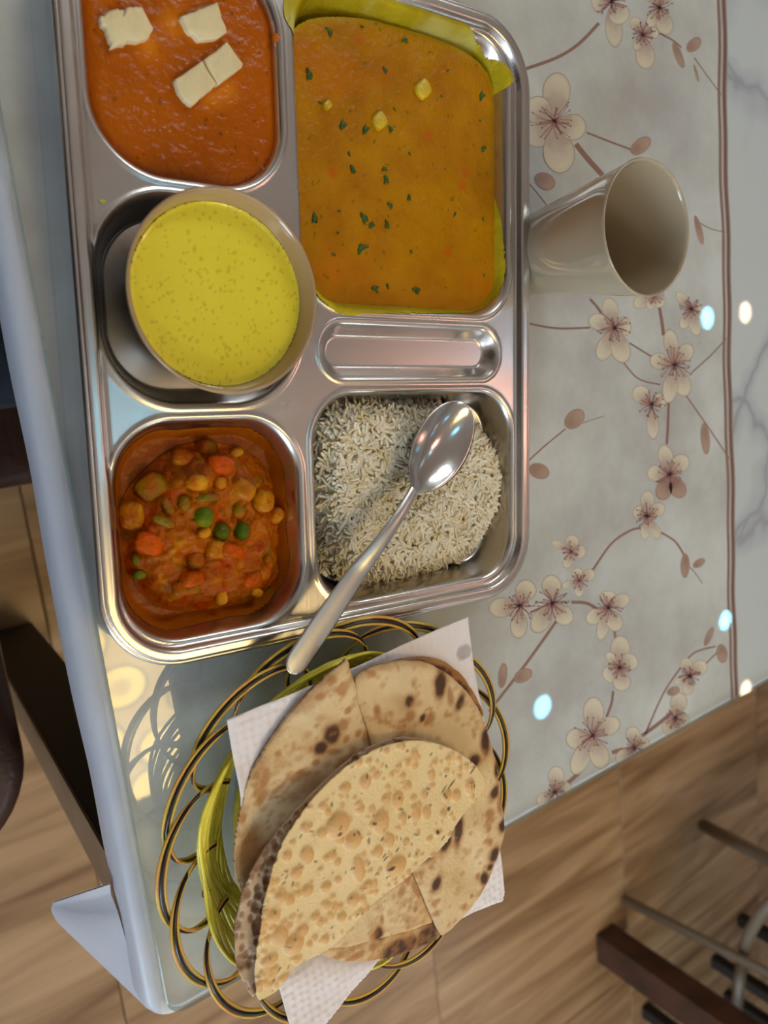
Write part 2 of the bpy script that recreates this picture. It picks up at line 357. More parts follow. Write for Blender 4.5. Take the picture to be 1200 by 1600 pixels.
# ceiling lamps, and fill panels added for overall light
def panel_mat():
    m, nt, b, N, L = nodes('patterned_warm_diffuser'); tc = N('ShaderNodeTexCoord'); mp = N('ShaderNodeMapping'); mp.inputs['Rotation'].default_value = (0, 0, .35); mp.inputs['Scale'].default_value = (1.0, 1.18, 1)
    L(tc.outputs['Object'], mp.inputs[0]); v = N('ShaderNodeTexVoronoi'); v.feature = 'F1'; v.inputs['Scale'].default_value = 5.4; v.inputs['Randomness'].default_value = .38
    L(mp.outputs[0], v.inputs['Vector']); r = N('ShaderNodeValToRGB'); e = r.color_ramp.elements
    e[0].position = .0; e[0].color = (.80, .56, .22, 1); e[1].position = 1; e[1].color = (.74, .50, .22, 1)
    for p, c in ((.20, (.76, .53, .22, 1)), (.29, (1.1, .78, .24, 1)), (.42, (1.1, .78, .24, 1)), (.475, (.36, .28, .18, 1)), (.52, (.72, .50, .22, 1))): k = e.new(p); k.color = c
    L(v.outputs['Distance'], r.inputs[0]); L(r.outputs[0], b.inputs['Emission Color']); b.inputs['Emission Strength'].default_value = PANEL_E; b.inputs['Base Color'].default_value = (.3, .3, .3, 1); return m
M['panel'] = panel_mat()
def lamp_panel(x0, x1, y0, y1, m, label, group=None):
    t = thing('ceiling_or_fill_panel', label, 'ceiling light', ((x0+x1)/2, (y0+y1)/2, RZ), 0, group)
    g = G(); b = .02; z = RZ-.012
    for c, s in [(((x0+x1)/2, y0-b/2, z), (x1-x0+2*b, b, .024)), (((x0+x1)/2, y1+b/2, z), (x1-x0+2*b, b, .024)), ((x0-b/2, (y0+y1)/2, z), (b, y1-y0, .024)), ((x1+b/2, (y0+y1)/2, z), (b, y1-y0, .024))]: g.box(c, s)
    g.obj('lamp_frame', M['frame'], t, False); G().box(((x0+x1)/2, (y0+y1)/2, RZ-.008), (x1-x0, y1-y0, .014)).obj('diffuser', m, t, False); return t
lamp_panel(.30, 1.0, -1.30, -.70, M['panel'], 'square ceiling lamp with a warm patterned diffuser above the table')
M['soft'] = emat('fill_diffuser', (.93, .98, 1, 1), SOFT_E)  # glow of the added fill panels, out of view, that brighten the table
for x, y, lb in ((2.0, -3.3, 'near the back wall'), (2.0, 2.3, 'near the front wall'), (1.2, 2.0, 'in front of the neighbouring wall'), (-1.3, -2.4, 'near the window')):
    lamp_panel(x-.3, x+.3, y-.3, y+.3, M['soft'], 'added unseen white square ceiling fill lamp '+lb, 'added ceiling fill lamps')
M['led'] = emat('cool_led', (.22, .72, 1, 1), LED_E); M['warmled'] = emat('warm_led', (1, .72, .5, 1), LED_E*.55); M['glow'] = emat('rose_glow', (1, .50, .36, 1), 7)
def downlight(x, y, m, r, label, group, rings=False):
    t = thing('ceiling_downlight', label, 'ceiling light', (x, y, RZ), 0, group)
    G().lathe([(r*1.25, 0), (r*1.25, -.006), (r, -.010), (r, -.002)], (x, y, RZ), 32).obj('trim_ring', M['frame'], t)
    if rings:
        g = G(); 
        for a in range(-2, 3):
            for b in range(-2, 3):
                if a*a+b*b < 6: g.lathe([(.0001, -.008), (r*.17, -.008), (r*.17, -.003)], (x+a*r*.38, y+b*r*.38, RZ), 12)
        g.obj('lens_cluster', m, t)
        G().lathe([(.0001, -.003), (r, -.003)], (x, y, RZ), 32).obj('reflector', emat('dim_warm', (1, .8, .6, 1), 4), t)
    else: G().lathe([(.0001, -.004), (r, -.004)], (x, y, RZ), 32).obj('lens', m, t)
for x, y, lb in ((3.66, .04, 'seen as the blue spot beside the cup'), (3.76, -1.62, 'seen as the blue spot touching the brown border'), (2.32, -1.63, 'seen as the large blue spot right of the bread'),
                 (.62, -.12, 'above the near edge of the tray'), (2.30, -.02, 'mirrored in the far rim of the tray')):
    downlight(x, y, M['led'], .055, 'round cool ceiling downlight, '+lb, 'cool ceiling downlights')
for x, y, lb in ((4.0, .05, 'mirrored in the marble level with the cup'), (3.95, -2.1, 'mirrored at the table corner')):
    downlight(x, y, M['warmled'], .056, 'round warm cluster downlight '+lb, 'warm cluster downlights', True)
t = thing('cove_light', 'rose coloured glowing strip lamp on the ceiling', 'ceiling light', (2.2, -.28, RZ))
G().box((2.0, -.30, RZ-.01), (.45, .16, .02), ch=.002).obj('diffuser', M['glow'], t, False)

# ------------------------------------------------------------------ table
TX0, TX1, TY0, TY1 = .0715, .865, -.3685, .62
GX0, GX1, GY0, GY1 = .0805, .857, -.364, .61
CZ = TZ-.006                                    # top of the cloth
tb = thing('dining_table', 'dining table with dark block legs under the printed cloth', 'table', ((TX0+TX1)/2, (TY0+TY1)/2, 0))
g = G(); Q = rrect(TX0+.006, TX1-.006, TY0+.006, TY1-.006, .016, 8); k = len(Q)
g.add([(a, b, z) for z in (CZ-.026, CZ-.002) for a, b in Q], [(i, (i+1) % k, k+(i+1) % k, k+i) for i in range(k)]+[tuple(range(k))[::-1], tuple(range(k, 2*k))]); g.obj('table_top', M['darkwood'], tb, False)
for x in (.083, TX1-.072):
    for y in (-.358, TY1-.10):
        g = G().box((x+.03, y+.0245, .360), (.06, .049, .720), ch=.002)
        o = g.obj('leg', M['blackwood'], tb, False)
        sx = x-.0015 if x < .4 else x+.0615
        o2 = mk('side_panel', G().box((sx, y+.0245, .360), (.0025, .047, .718)).V, G().box((0, 0, 0), (1, 1, 1)).F, M['taupe'], None, False)
        o2.data.transform(Matrix.Translation(-tb.location)); o2.parent = o
# cloth: a lofted skin, flat on top, rounded over the edges and hanging a little
def dens(P, m):
    Q = np.concatenate([P, P[:1]]); d = np.r_[0, np.cumsum(np.hypot(*np.diff(Q, axis=0).T))]; s = np.linspace(0, d[-1], m, endpoint=False)
    return np.stack([np.interp(s, d, Q[:, 0]), np.interp(s, d, Q[:, 1])], 1)
def rr2(x0, x1, y0, y1, r, nc=10, ns=90):
    P = []
    cs = [(x1-r, y0+r, -PI/2), (x1-r, y1-r, 0), (x0+r, y1-r, PI/2), (x0+r, y0+r, PI)]
    for i, (cx, cy, a0) in enumerate(cs):
        arc = [(cx+r*math.cos(a0+PI/2*k/nc), cy+r*math.sin(a0+PI/2*k/nc)) for k in range(nc+1)]; P += arc
        nx, ny, na = cs[(i+1) % 4]; e = (nx+r*math.cos(na), ny+r*math.sin(na)); a = arc[-1]
        P += [(a[0]+(e[0]-a[0])*k/ns, a[1]+(e[1]-a[1])*k/ns) for k in range(1, ns)]
    return np.array(P)
rings = []
for off, z in ((-.03, CZ), (-.008, CZ), (-.004, CZ-.0006), (0, CZ-.003), (.0022, CZ-.008), (.003, CZ-.018), (.0025, CZ-.030), (.001, CZ-.040), (.0002, CZ-.046)):
    P = rr2(TX0-off, TX1+off, TY0-off, TY1+off, .016+max(off, -.012)); m = len(P)
    if z < CZ-.002:
        s = np.arange(m)/m*2*PI; wv = .0007*np.sin(s*9)+.0005*np.sin(s*23+1)+.0002*np.sin(s*47)
        c = P-np.array([(TX0+TX1)/2, (TY0+TY1)/2]); nr = np.stack([np.where(P[:, 0] < TX0+.02, -1, np.where(P[:, 0] > TX1-.02, 1, 0)), np.where(P[:, 1] < TY0+.02, -1, np.where(P[:, 1] > TY1-.02, 1, 0))], 1)
        P = P+nr*wv[:, None]*min(1, (CZ-z)/.02)
    rings.append(np.c_[P, np.full(m, z)])
V = np.concatenate(rings); Fc = [(i*m+k, (i+1)*m+k, (i+1)*m+(k+1) % m, i*m+(k+1) % m) for i in range(len(rings)-1) for k in range(m)]
Fc.append(tuple(range(m)))
tc_ = mk('tablecloth', V, Fc, M['cloth']); tag(tc_, 'grey plastic tablecloth printed with cream blossoms, under the glass', 'tablecloth')
# the folded corner of the cloth sticking out
A = at(172, 1382, -.020); B = at(226, 1572, -.024); T = at(79, 1412, -.085); T2 = at(82, 1434, -.085); A2 = at(196, 1400, -.012); D = at(130, 1395, -.05)
n = 14; V = []
for i in range(n+1):
    u = i/n
    for j in range(n+1):
        v = j/n
        top = A*(1-v)+B*v; tip = T*(1-v)+T2*v; tip = tip+(T+T2-2*tip)*0+(top-tip)*(.06*(2*abs(v-.5))**2)
        p = top*(1-u)+tip*u
        p = p+np.array([0, 0, .007*math.sin(PI*u)*math.sin(PI*v)-.010*math.exp(-((v-.12)/.06)**2)*(1-u)])
        V.append(p)
V = np.array(V); Fc = [(i*(n+1)+j, i*(n+1)+j+1, (i+1)*(n+1)+j+1, (i+1)*(n+1)+j) for i in range(n) for j in range(n)]
Fc2 = [tuple(k+len(V) for k in f[::-1]) for f in Fc]; Vb = V-np.array([0, 0, .0012])
mk('corner_fold', np.concatenate([V, Vb]), Fc+Fc2, M['cloth'], tc_)

# the print on the cloth (flat, just on its surface)
PZ = -.0058
def flat(px, py): q = at(px, py, PZ); q[1] = max(q[1], TY0+.003); return q
cr_in, cr_mid, cr_out, cr_rim = [np.array(rgb(*c)) for c in ((198, 168, 158), (224, 210, 192), (236, 224, 204), (138, 108, 98))]
br_in, br_mid, br_out, br_rim = [np.array(rgb(*c)) for c in ((160, 116, 104), (182, 146, 132), (190, 158, 142), (140, 100, 90))]
def petal(g, c, tip, wd, zl, brown=False, tone=1.0, bud=False):
    c = np.array(c, float); tip = np.array(tip, float); ax = tip-c; Ln = np.linalg.norm(ax); ax /= Ln; pr = np.array([-ax[1], ax[0]])
    cols = (br_in, br_mid, br_out, br_rim) if (brown or bud) else (cr_in, cr_mid, cr_out, cr_rim)
    n = 22; R = []
    base = c+ax*Ln*(.10 if not bud else .02)
    cen = c+ax*Ln*.62 if not bud else c+ax*Ln*.5
    for s in (0, .35, .7, .93, 1.0):
        ring = []
        for k in range(n):
            t = 2*PI*k/n; along = math.cos(t); a = .5*(1+along)      # 0 at base, 1 at tip
            wprof = math.sin(t)*(.5*wd)*1.04*(.62+.38*a+.14*math.sin(PI*a)) if not bud else math.sin(t)*.5*wd
            pos = base+ax*(Ln*.9 if not bud else Ln*.98)*a+pr*wprof
            ring.append(cen+(pos-cen)*s)
        R.append(ring)
    V = []; C = []
    for i, ring in enumerate(R):
        for k, p in enumerate(ring):
            a = .5*(1+math.cos(2*PI*k/n)); q = flat(*p); q[2] = CZ+zl; V.append(q)
            lit = 1.0+.06*math.sin(2*PI*k/n+1.0)
            inner = cols[0]*(1-a)+cols[2]*a
            cc = (cols[1], cols[1]*.6+inner*.4, inner*.5+cols[2]*.5, cols[2]*.85+cols[3]*.15, cols[3])[i]
            if not bud and a < .35 and i > 1: cc = cc*.45+cols[0]*.55
            C.append(cc*lit*tone)
    Fc = [(i*n+k, (i+1)*n+k, (i+1)*n+(k+1) % n, i*n+(k+1) % n) for i in range(4) for k in range(n)]+[]
    o = len(g.V); g.V += [tuple(v) for v in V]; g.F += [tuple(a+o for a in f) for f in Fc]; g.C += [tuple(c[:3]) for c in C]
def stroke(g, pts, wd, col, zl, wd2=None):
    P = np.array(pts, float)
    if len(P) > 2:
        Q = [P[0]];
        for i in range(len(P)-1):
            p0 = P[max(i-1, 0)]; p1 = P[i]; p2 = P[i+1]; p3 = P[min(i+2, len(P)-1)]
            for t in (.2, .4, .6, .8, 1): Q.append(.5*((2*p1)+(-p0+p2)*t+(2*p0-5*p1+4*p2-p3)*t*t+(-p0+3*p1-3*p2+p3)*t**3))
        P = np.array(Q)
    T = np.gradient(P, axis=0); T /= np.linalg.norm(T, axis=1)[:, None]+1e-9; Nn = np.stack([-T[:, 1], T[:, 0]], 1)
    W = np.linspace(wd, wd2 if wd2 is not None else wd, len(P))
    V = []; C = []; cA = np.array(col)
    for p, nn, ww in zip(P, Nn, W):
        for s, k in ((-.5, .72), (-.1, 1.12), (.5, .82)): q = flat(*(p+nn*ww*s)); q[2] = CZ+zl; V.append(q); C.append(tuple((cA*k)[:3]))
    o = len(g.V); g.V += [tuple(v) for v in V]; g.C += C
    for i in range(len(P)-1):
        for k in range(2): g.F.append((o+i*3+k, o+i*3+k+1, o+(i+1)*3+k+1, o+(i+1)*3+k))
flowers = [((955, 2), [((924, 2), 34), ((962, 74), 27), ((976, 36), 34), ((950, -50), 34)], 0),
 ((1030, 12), [((1013, 42), 18), ((1044, 54), 27), ((1010, -20), 20), ((1050, -25), 24)], 0),
 ((1004, 54), [((988, 27), 20), ((1029, 50), 20), ((1011, 108), 31), ((992, 78), 14)], 0),
 ((866, 189), [((872, 113), 44), ((822, 222), 44), ((878, 271), 50), ((915, 205), 42), ((822, 160), 44)], 0),
 ((960, 512), [((949, 465), 26), ((920, 498), 27), ((937, 563), 28), ((976, 567), 31), ((986, 508), 30)], 0),
 ((1080, 483), [((1057, 456), 16), ((1065, 514), 17), ((1090, 525), 19), ((1098, 482), 18)], 0),
 ((1022, 462), [((990, 478), 20), ((1036, 478), 22), ((1015, 484), 16)], 0),
 ((1054, 570), [((1045, 514), 23), ((1015, 561), 26), ((1081, 539), 26), ((1073, 619), 28), ((1043, 630), 24)], 0),
 ((1018, 632), [((991, 606), 28), ((1021, 687), 19), ((1040, 622), 24)], 0),
 ((1046, 741), [((1036, 695), 24), ((1011, 739), 26), ((1074, 713), 28)], 0),
 ((1011, 806), [((1012, 766), 22), ((990, 797), 22), ((1038, 790), 22), ((1007, 844), 16), ((1030, 842), 16)], 0),
 ((892, 862), [((895, 836), 22), ((862, 846), 12), ((915, 862), 22), ((884, 888), 16)], 0),
 ((905, 907), [((900, 888), 18), ((929, 893), 19), ((878, 917), 12), ((905, 933), 15)], 0),
 ((863, 942), [((861, 898), 31), ((892, 974), 30), ((834, 988), 30)], 0),
 ((812, 946), [((828, 907), 33), ((764, 952), 31), ((810, 998), 27)], 0),
 ((950, 949), [((950, 923), 28), ((917, 972), 24), ((984, 932), 22), ((937, 1001), 19), ((966, 986), 26)], 0),
 ((968, 1043), [((970, 993), 31), ((948, 1020), 15), ((995, 1028), 29), ((944, 1061), 28), ((974, 1080), 29)], 0),
 ((926, 1149), [((928, 1089), 33), ((884, 1158), 33), ((968, 1125), 29), ((896, 1210), 29), ((943, 1201), 31)], 0),
 ((867, 1237), [((870, 1197), 26), ((841, 1259), 26), ((893, 1229), 22)], 0),
 ((991, 1168), [((988, 1135), 24), ((1015, 1159), 24), ((964, 1192), 24)], 0),
 ((1055, 1122), [((1064, 1082), 27), ((1040, 1147), 24), ((1074, 1134), 29)], 0),
 ((1078, 1056), [((1069, 1028), 20), ((1103, 1035), 24), ((1073, 1086), 19), ((1053, 1068), 12)], 0),
 ((735-540+3+0, 0), [], 0)][:-1]
brownp = {9: [((1067, 777), 26), ((1032, 781), 26)], 22: []}
st_col = rgb(172, 98, 104); st2 = rgb(188, 130, 128)
for i, (c, ps, _) in enumerate(flowers):
    g = G()
    cx, cy = c; zl0 = .00012
    for k, (tp, wd) in enumerate(ps): petal(g, c, tp, wd, zl0+.00002*k, tone=random.uniform(.95, 1.0))
    for (tp, wd) in brownp.get(i, []): petal(g, c, tp, wd, zl0+.00014, brown=True)
    sz = np.mean([np.hypot(tp[0]-cx, tp[1]-cy) for tp, wd in ps])
    random.seed(100+i)
    for k in range(22 if sz > 30 else 14):
        a = 2*PI*k/22+random.uniform(-.2, .2) if sz > 30 else 2*PI*k/14+random.uniform(-.2, .2)
        l = sz*random.uniform(.28, .58); b = random.uniform(-.25, .25)
        p1 = (cx+math.cos(a)*l*.5, cy+math.sin(a)*l*.5); p2 = (cx+math.cos(a+b)*l, cy+math.sin(a+b)*l)
        stroke(g, [(cx, cy), p1, p2], 1.5 if sz > 30 else 1.1, st_col if k % 3 else st2, zl0+.0003, .7)
        q = np.array(p2); stroke(g, [q-[1, .8], q+[1, .8]], 1.8, rgb(156, 88, 94), zl0+.00032)
    o = g.obj('printed_blossom', M['print'], tc_, False)
random.seed(5)
g = G(); ST = rgb(158, 112, 102)
for pts, wd in [([(820, 108), (870, 90), (905, 68), (936, 36)], 5), ([(900, 225), (920, 250), (942, 274)], 8), ([(917, 207), (950, 220), (987, 234)], 3), ([(826, 286), (840, 302), (857, 324)], 2),
 ([(1085, 90), (1110, 125), (1134, 157)], 1.5), ([(1030, 52), (1050, 62), (1065, 74)], 2.5), ([(824, 505), (870, 513), (922, 512)], 3.2), ([(984, 536), (1000, 546), (1018, 557)], 2.6), ([(975, 567), (998, 592), (1032, 601)], 2.2), ([(1030, 478), (1034, 500), (1037, 524)], 5),
 ([(922, 467), (932, 478), (940, 490)], 4), ([(1080, 583), (1110, 556), (1136, 528)], 2), ([(1045, 626), (1044, 660), (1042, 694)], 4), ([(1072, 618), (1105, 665), (1140, 717)], 2), ([(826, 720), (850, 698), (884, 670)], 2.2), ([(910, 661), (925, 656), (944, 650)], 1.3),
 ([(925, 893), (955, 850), (985, 829), (1004, 825)], 3.2), ([(1033, 832), (1056, 847), (1072, 873)], 3), ([(829, 957), (843, 951), (858, 944)], 3.5), ([(870, 970), (820, 1040), (764, 1112)], 4.2), ([(893, 941), (918, 943), (940, 957)], 5), ([(960, 984), (962, 1000)], 4),
 ([(958, 1080), (956, 1098), (948, 1120)], 4), ([(1052, 1112), (1030, 1130), (1003, 1150)], 5.5), ([(1008, 1148), (1036, 1085), (1062, 1046), (1085, 1020), (1118, 1010)], 2.6), ([(907, 1205), (897, 1215), (884, 1227)], 6), ([(956, 1176), (966, 1173), (975, 1171)], 6),
 ([(1088, 345), (1110, 357), (1134, 363)], 1.4), ([(1074, 882), (1086, 895), (1098, 912)], 1.4), ([(1100, 1040), (1115, 1025), (1126, 1015)], 2)]:
    g = G(); stroke(g, pts, wd, ST, .00008); g.obj('printed_branch', M['print'], tc_, False)
for a, b, wd in [((836, 274), (866, 292), 26), ((986, 240), (1016, 216), 22), ((1052, 66), (1068, 106), 12), ((1074, 80), (1094, 60), 18), ((1084, 100), (1092, 128), 4), ((1086, 336), (1098, 382), 10), ((884, 668), (911, 642), 26), ((826, 730), (858, 742), 24), ((1100, 660), (1104, 710), 14),
                 ((1071, 864), (1070, 903), 14), ((1083, 886), (1101, 874), 12), ((783, 1076), (788, 1036), 14), ((803, 1064), (831, 1048), 20), ((1101, 1010), (1114, 980), 10), ((1126, 1006), (1130, 1036), 17), ((1042, 1084), (1062, 1076), 14)]:
    g = G(); petal(g, a, b, wd, .0002, bud=True); g.obj('printed_bud', M['print'], tc_, False)
g = G(); yy = np.linspace(TY0+.001, TY1-.001, 90)
for x0, wd, c in ((.6585, .0042, rgb(150, 116, 108)), (.6628, .0016, rgb(206, 186, 176)), (.6660, .0046, rgb(128, 90, 84)), (.6693, .0014, rgb(176, 150, 140))):
    V = []; 
    for y in yy:
        dx = .0012*math.sin(y*31)+.0007*math.sin(y*83+1)
        V += [(x0+dx-wd/2, y, CZ+.0001), (x0+dx+wd/2, y, CZ+.0001)]
    g.add(V, [(2*i, 2*i+1, 2*i+3, 2*i+2) for i in range(len(yy)-1)], c)
g.obj('printed_border', M['print'], tc_, False)

# the glass sheet
P = rrect(GX0, GX1, GY0, GY1, .012, 8); m = len(P); gz0 = TZ-.0055
V = []
for off, z in ((0, gz0), (0, TZ-.0008), (.0008, TZ)):
    Q = rrect(GX0+off, GX1-off, GY0+off, GY1-off, .012, 8); V += [(x, y, z) for x, y in Q]
Fc = [(i*m+k, i*m+(k+1) % m, (i+1)*m+(k+1) % m, (i+1)*m+k) for i in range(2) for k in range(m)]; nside = len(Fc)
Fc += [tuple(2*m+k for k in range(m)), tuple(range(m))[::-1]]
gs = mk('glass_sheet', V, Fc, [M['glass_edge'], M['glass'], M['clear']], None, False, mi=[0]*nside+[1, 2], loc=((GX0+GX1)/2, (GY0+GY1)/2, gz0))
tag(gs, 'clear glass sheet with green edge covering the tablecloth', 'glass top')

# ------------------------------------------------------------------ steel thali
TR = math.radians(-5.5); O = np.array([.24, .02, TZ]); cu, su = math.cos(TR), math.sin(TR)
def tw(u, v, z=0): return (O[0]+u*cu-v*su, O[1]+u*su+v*cu, TZ+z)         # tray frame -> world (metres)
def tl_(V): V = np.asarray(V); return np.stack([O[0]+V[:, 0]*cu-V[:, 1]*su, O[1]+V[:, 0]*su+V[:, 1]*cu, TZ+V[:, 2]], 1)
def tp(px, py, h):                                                      # pixel -> tray frame
    q = at(px, py, h)-O; return np.array([q[0]*cu+q[1]*su, -q[0]*su+q[1]*cu])
U0, U1, V0, V1 = -.1465, .1435, -.1755, .1935
DECK = .0215; RIM = .0255
comp = {'A': (-.136, -.0345, .0690, .1845, .036, .0010, .010), 'B': (-.0270, .1290, .0110, .1845, .030, .0010, .011),
        'C': (-.1385, -.0300, -.0420, .0630, .040, .0010, .010), 'D': (-.1385, -.0325, -.1660, -.0480, .034, .0010, .011),
        'E': (-.0170, .1190, -.0285, .0045, .0160, .0135, .0085), 'F': (-.0245, .1315, -.1630, -.0355, .030, .0010, .010)}
sd_out = lambda x, y: sd_box(x, y, U0, U1, V0, V1, .040)
def ztray(x, y):
    so = -sd_out(x, y)
    z = RIM-(RIM-DECK)*sstep(.0055, .0085, so) - .0012*sstep(.0012, 0, so)
    z = z-.0007*np.exp(-((so-.0085)/.0011)**2)
    for (x0, x1, y0, y1, r, fz, ww) in comp.values():
        s = -sd_box(x, y, x0, x1, y0, y1, r)
        t = np.clip(s/ww, 0, 1)
        lip = .0006*np.exp(-((s+.0012)/.0011)**2)
        prof = np.where(t < .25, t*t*2.1, .13+(t-.25)*1.16*(1-.0*(t)))
        prof = np.clip(np.where(t > .25, .131+(t-.25)*1.30, prof), 0, 1); prof = 1-(1-prof)**1.25 if True else prof
        z = np.where(s > 0, z-(z-fz)*prof, z)-lip*.0+lip
    return z
tray = thing('compartment_tray', 'stainless steel thali tray with six compartments under the meal', 'tray', tuple(O), TR)
V, Q, _ = sheet((U0, U1, V0, V1), .00092, sd_out, ztray)
mk('tray_body', tl_(V), Q, M['tray'], tray)
P = rrect(U0, U1, V0, V1, .040, 14)
G().tube(tl_(np.c_[P, np.full(len(P), RIM-.0024)]), .0019, 10, True).obj('rolled_rim', M['tray'], tray)

# ---- food in the tray -------------------------------------------------------------
def mixc(a, b, t): t = np.clip(t, 0, 1)[:, None]; return a*(1-t)+b*t
def c3(*c): return np.array(rgb(*c))[:3]
def insets(k, d, r=None):
    x0, x1, y0, y1, rr, _, _ = comp[k]; return lambda x, y: sd_box(x, y, x0+d, x1-d, y0+d, y1-d, max(rr-d, .012))
def spots(x, y, pts, soft=.35):
    """0..1 mask of ellipses (cx, cy, rx, ry, rot) in metres"""
    o = np.zeros_like(x)
    for cx, cy, rx, ry, a in pts:
        dx = x-cx; dy = y-cy; ca, sa = math.cos(a), math.sin(a); q = np.hypot((dx*ca+dy*sa)/rx, (-dx*sa+dy*ca)/ry)+.18*vnoise(x, y, 260, 2)
        o = np.maximum(o, 1-sstep(1-soft, 1+soft, q))
    return o
# paneer gravy
sdA = insets('A', .0035)
sd1 = insets('A', .0014)
def zA(x, y):
    s = -sd1(x, y); rip = np.exp(-((x+.094)**2+(y-.092)**2)/.0004)
    return .0168+.0012*sstep(0, .006, s)+.0005*vnoise(x, y, 90, 3)*sstep(0, .004, s)+.0007*vnoise(x, y*1.6, 260, 2)*rip*sstep(0, .004, s)
V, Q, n = sheet((-.14, -.03, .065, .19), .0009, sd1, zA)
c = mixc(c3(176, 86, 1), c3(196, 102, 4), .5+.6*vnoise(V[:, 0], V[:, 1], 50, 4)); e = sstep(.005, 0, -sd1(V[:, 0], V[:, 1])); c = mixc(c, c3(160, 70, 1), e)
pts = [(random.uniform(-.13, -.04), random.uniform(.075, .18), random.uniform(.0004, .0011), random.uniform(.0004, .001), random.uniform(0, 3)) for _ in range(60)]
c = mixc(c, c3(110, 62, 8), spots(V[:, 0], V[:, 1], pts)*.85)
oil = sum(np.exp(-((V[:, 0]-a)**2+(V[:, 1]-b)**2)/.00004) for a, b in [tuple(tp(x, y, .018)) for x, y in ((270, 38), (300, 45), (355, 140), (330, 152), (230, 72))]); c = mixc(c, c3(222, 130, 14), oil*.8)
gr = mk('paneer_gravy', tl_(V), Q, M['gravy'], loc=tw(-.085, .125, .001), col=c)
gr.rotation_euler = (0, 0, 0); tag(gr, 'smooth orange gravy filling the tray compartment with white paneer', 'curry')
q = tp(437, 58, .022); g = G().blob((0, 0, 0), (.0036, .0028, .0012), n=14, m=8); o = mk('gravy_drip', np.array(g.V)+np.array(tw(q[0], q[1], .0205)), g.F, M['gravy'], gr, col=np.tile(c3(198, 104, 14), (len(g.V), 1)))
# mk() with a parent makes world vertices local to it
q = tp(161, 315, .022); G().blob(tw(q[0], q[1], ztray(np.array([q[0]]), np.array([q[1]]))[0]+.0004), (.0016, .001, .0005), n=8, m=5, noise=.3).obj('food_speck', M['yellow'], tray)
# paneer cubes
def slab_poly(name, px, h0, h1, m, label, cat, group=None, round_=.0008, rough=.0, seed=0):
    P = ats(px, h1); P = P[:, :2]; n = len(P)
    a = 0
    for i in range(n): a += P[i][0]*P[(i+1) % n][1]-P[(i+1) % n][0]*P[i][1]
    if a < 0: P = P[::-1]
    # densify
    D = []
    rr = np.random.default_rng(seed)
    for i in range(n):
        for t in np.linspace(0, 1, 5)[:-1]: D.append(P[i]*(1-t)+P[(i+1) % n]*t)
    D = np.array(D); D = D+rr.normal(0, rough, D.shape); c = D.mean(0); k = len(D)
    rings = [(0, h0), (0, h1-round_), (round_*.4, h1-round_*.3), (round_, h1), (.004, h1+.0001)]
    V = []; 
    for off, z in rings:
        d = c-D; L = np.linalg.norm(d, axis=1)[:, None]; Q = D+d/L*np.minimum(off*1.2, L*.8); V += [(x, y, TZ+z) for x, y in Q]
    Fc = [(i*k+j, i*k+(j+1) % k, (i+1)*k+(j+1) % k, (i+1)*k+j) for i in range(len(rings)-1) for j in range(k)]
    Fc += [tuple(range(k))[::-1], tuple((len(rings)-1)*k+j for j in range(k))]
    o = mk(name, V, Fc, m, loc=(c[0], c[1], TZ+h0)); tag(o, label, cat, group); return o
slab_poly('paneer_piece', [(158, 24), (172, 16), (184, 12), (192, 15), (205, 9), (222, 10), (240, 44), (232, 60), (200, 66), (176, 72), (170, 56), (166, 44), (158, 36)], .008, .0225, M['paneer'], 'ragged-edged white paneer block, leftmost in the orange gravy', 'paneer', rough=.0003, seed=1)
slab_poly('paneer_piece', [(284, 26), (312, 14), (340, 3), (356, 50), (338, 60), (312, 62), (293, 44)], .008, .0225, M['paneer'], 'white paneer block nearest the top edge of the photo, thin oil around it', 'paneer', rough=.0002, seed=2)
slab_poly('paneer_piece', [(274, 124), (317, 94), (339, 132), (328, 142), (302, 164), (294, 160), (280, 143)], .008, .0225, M['paneer'], 'paneer block below the other two, left half of the cracked one', 'paneer', rough=.00015, seed=3)
slab_poly('paneer_piece', [(319, 93), (356, 65), (380, 98), (379, 106), (361, 119), (342, 132)], .008, .0228, M['paneer'], 'paneer block touching the dark crack, right half of the cracked one', 'paneer', rough=.00015, seed=4)

# dal: a pool plus a thin wet film up the walls
polyB = chaikin([tp(x, y, .0128) for x, y in [(440, 60), (462, 40), (492, 26), (560, 26), (630, 44), (700, 66), (748, 94), (772, 130), (779, 200), (781, 300), (779, 400), (775, 450), (760, 520), (600, 540), (440, 520)]], 2)
sdB0 = insets('B', .0018); sdB = lambda x, y: np.maximum(sdB0(x, y), sd_poly(x, y, polyB))
def zB(x, y): s = -sdB(x, y); return .0128+.0004*vnoise(x, y, 120, 3)
V, Q, n = sheet((-.03, .135, .01, .185), .0009, sdB, zB)
c = mixc(c3(170, 108, 2), c3(192, 134, 6), .5+.7*vnoise(V[:, 0], V[:, 1], 60, 4)); c = mixc(c, c3(186, 122, 22), .5*sstep(.1, .6, vnoise(V[:, 0]+1, V[:, 1]+6, 240, 2))); c = mixc(c, c3(198, 108, 8), .5*sstep(.2, .7, vnoise(V[:, 0]+3, V[:, 1], 28, 3)))
e = sstep(.005, 0, -sdB(V[:, 0], V[:, 1])); c = mixc(c, c3(180, 142, 8), e)
c = mixc(c, c3(196, 92, 16), spots(V[:, 0], V[:, 1], [(*tp(x, y, .013), .003, .003, 0) for x, y in ((668, 212), (728, 270), (722, 290), (700, 395), (520, 270), (560, 60))], .7)*.7)
pts = [(random.uniform(-.02, .12), random.uniform(.02, .175), random.uniform(.0004, .0016), random.uniform(.0003, .0008), random.uniform(0, 3)) for _ in range(110)]
c = mixc(c, c3(96, 92, 6), spots(V[:, 0], V[:, 1], pts)*.75)
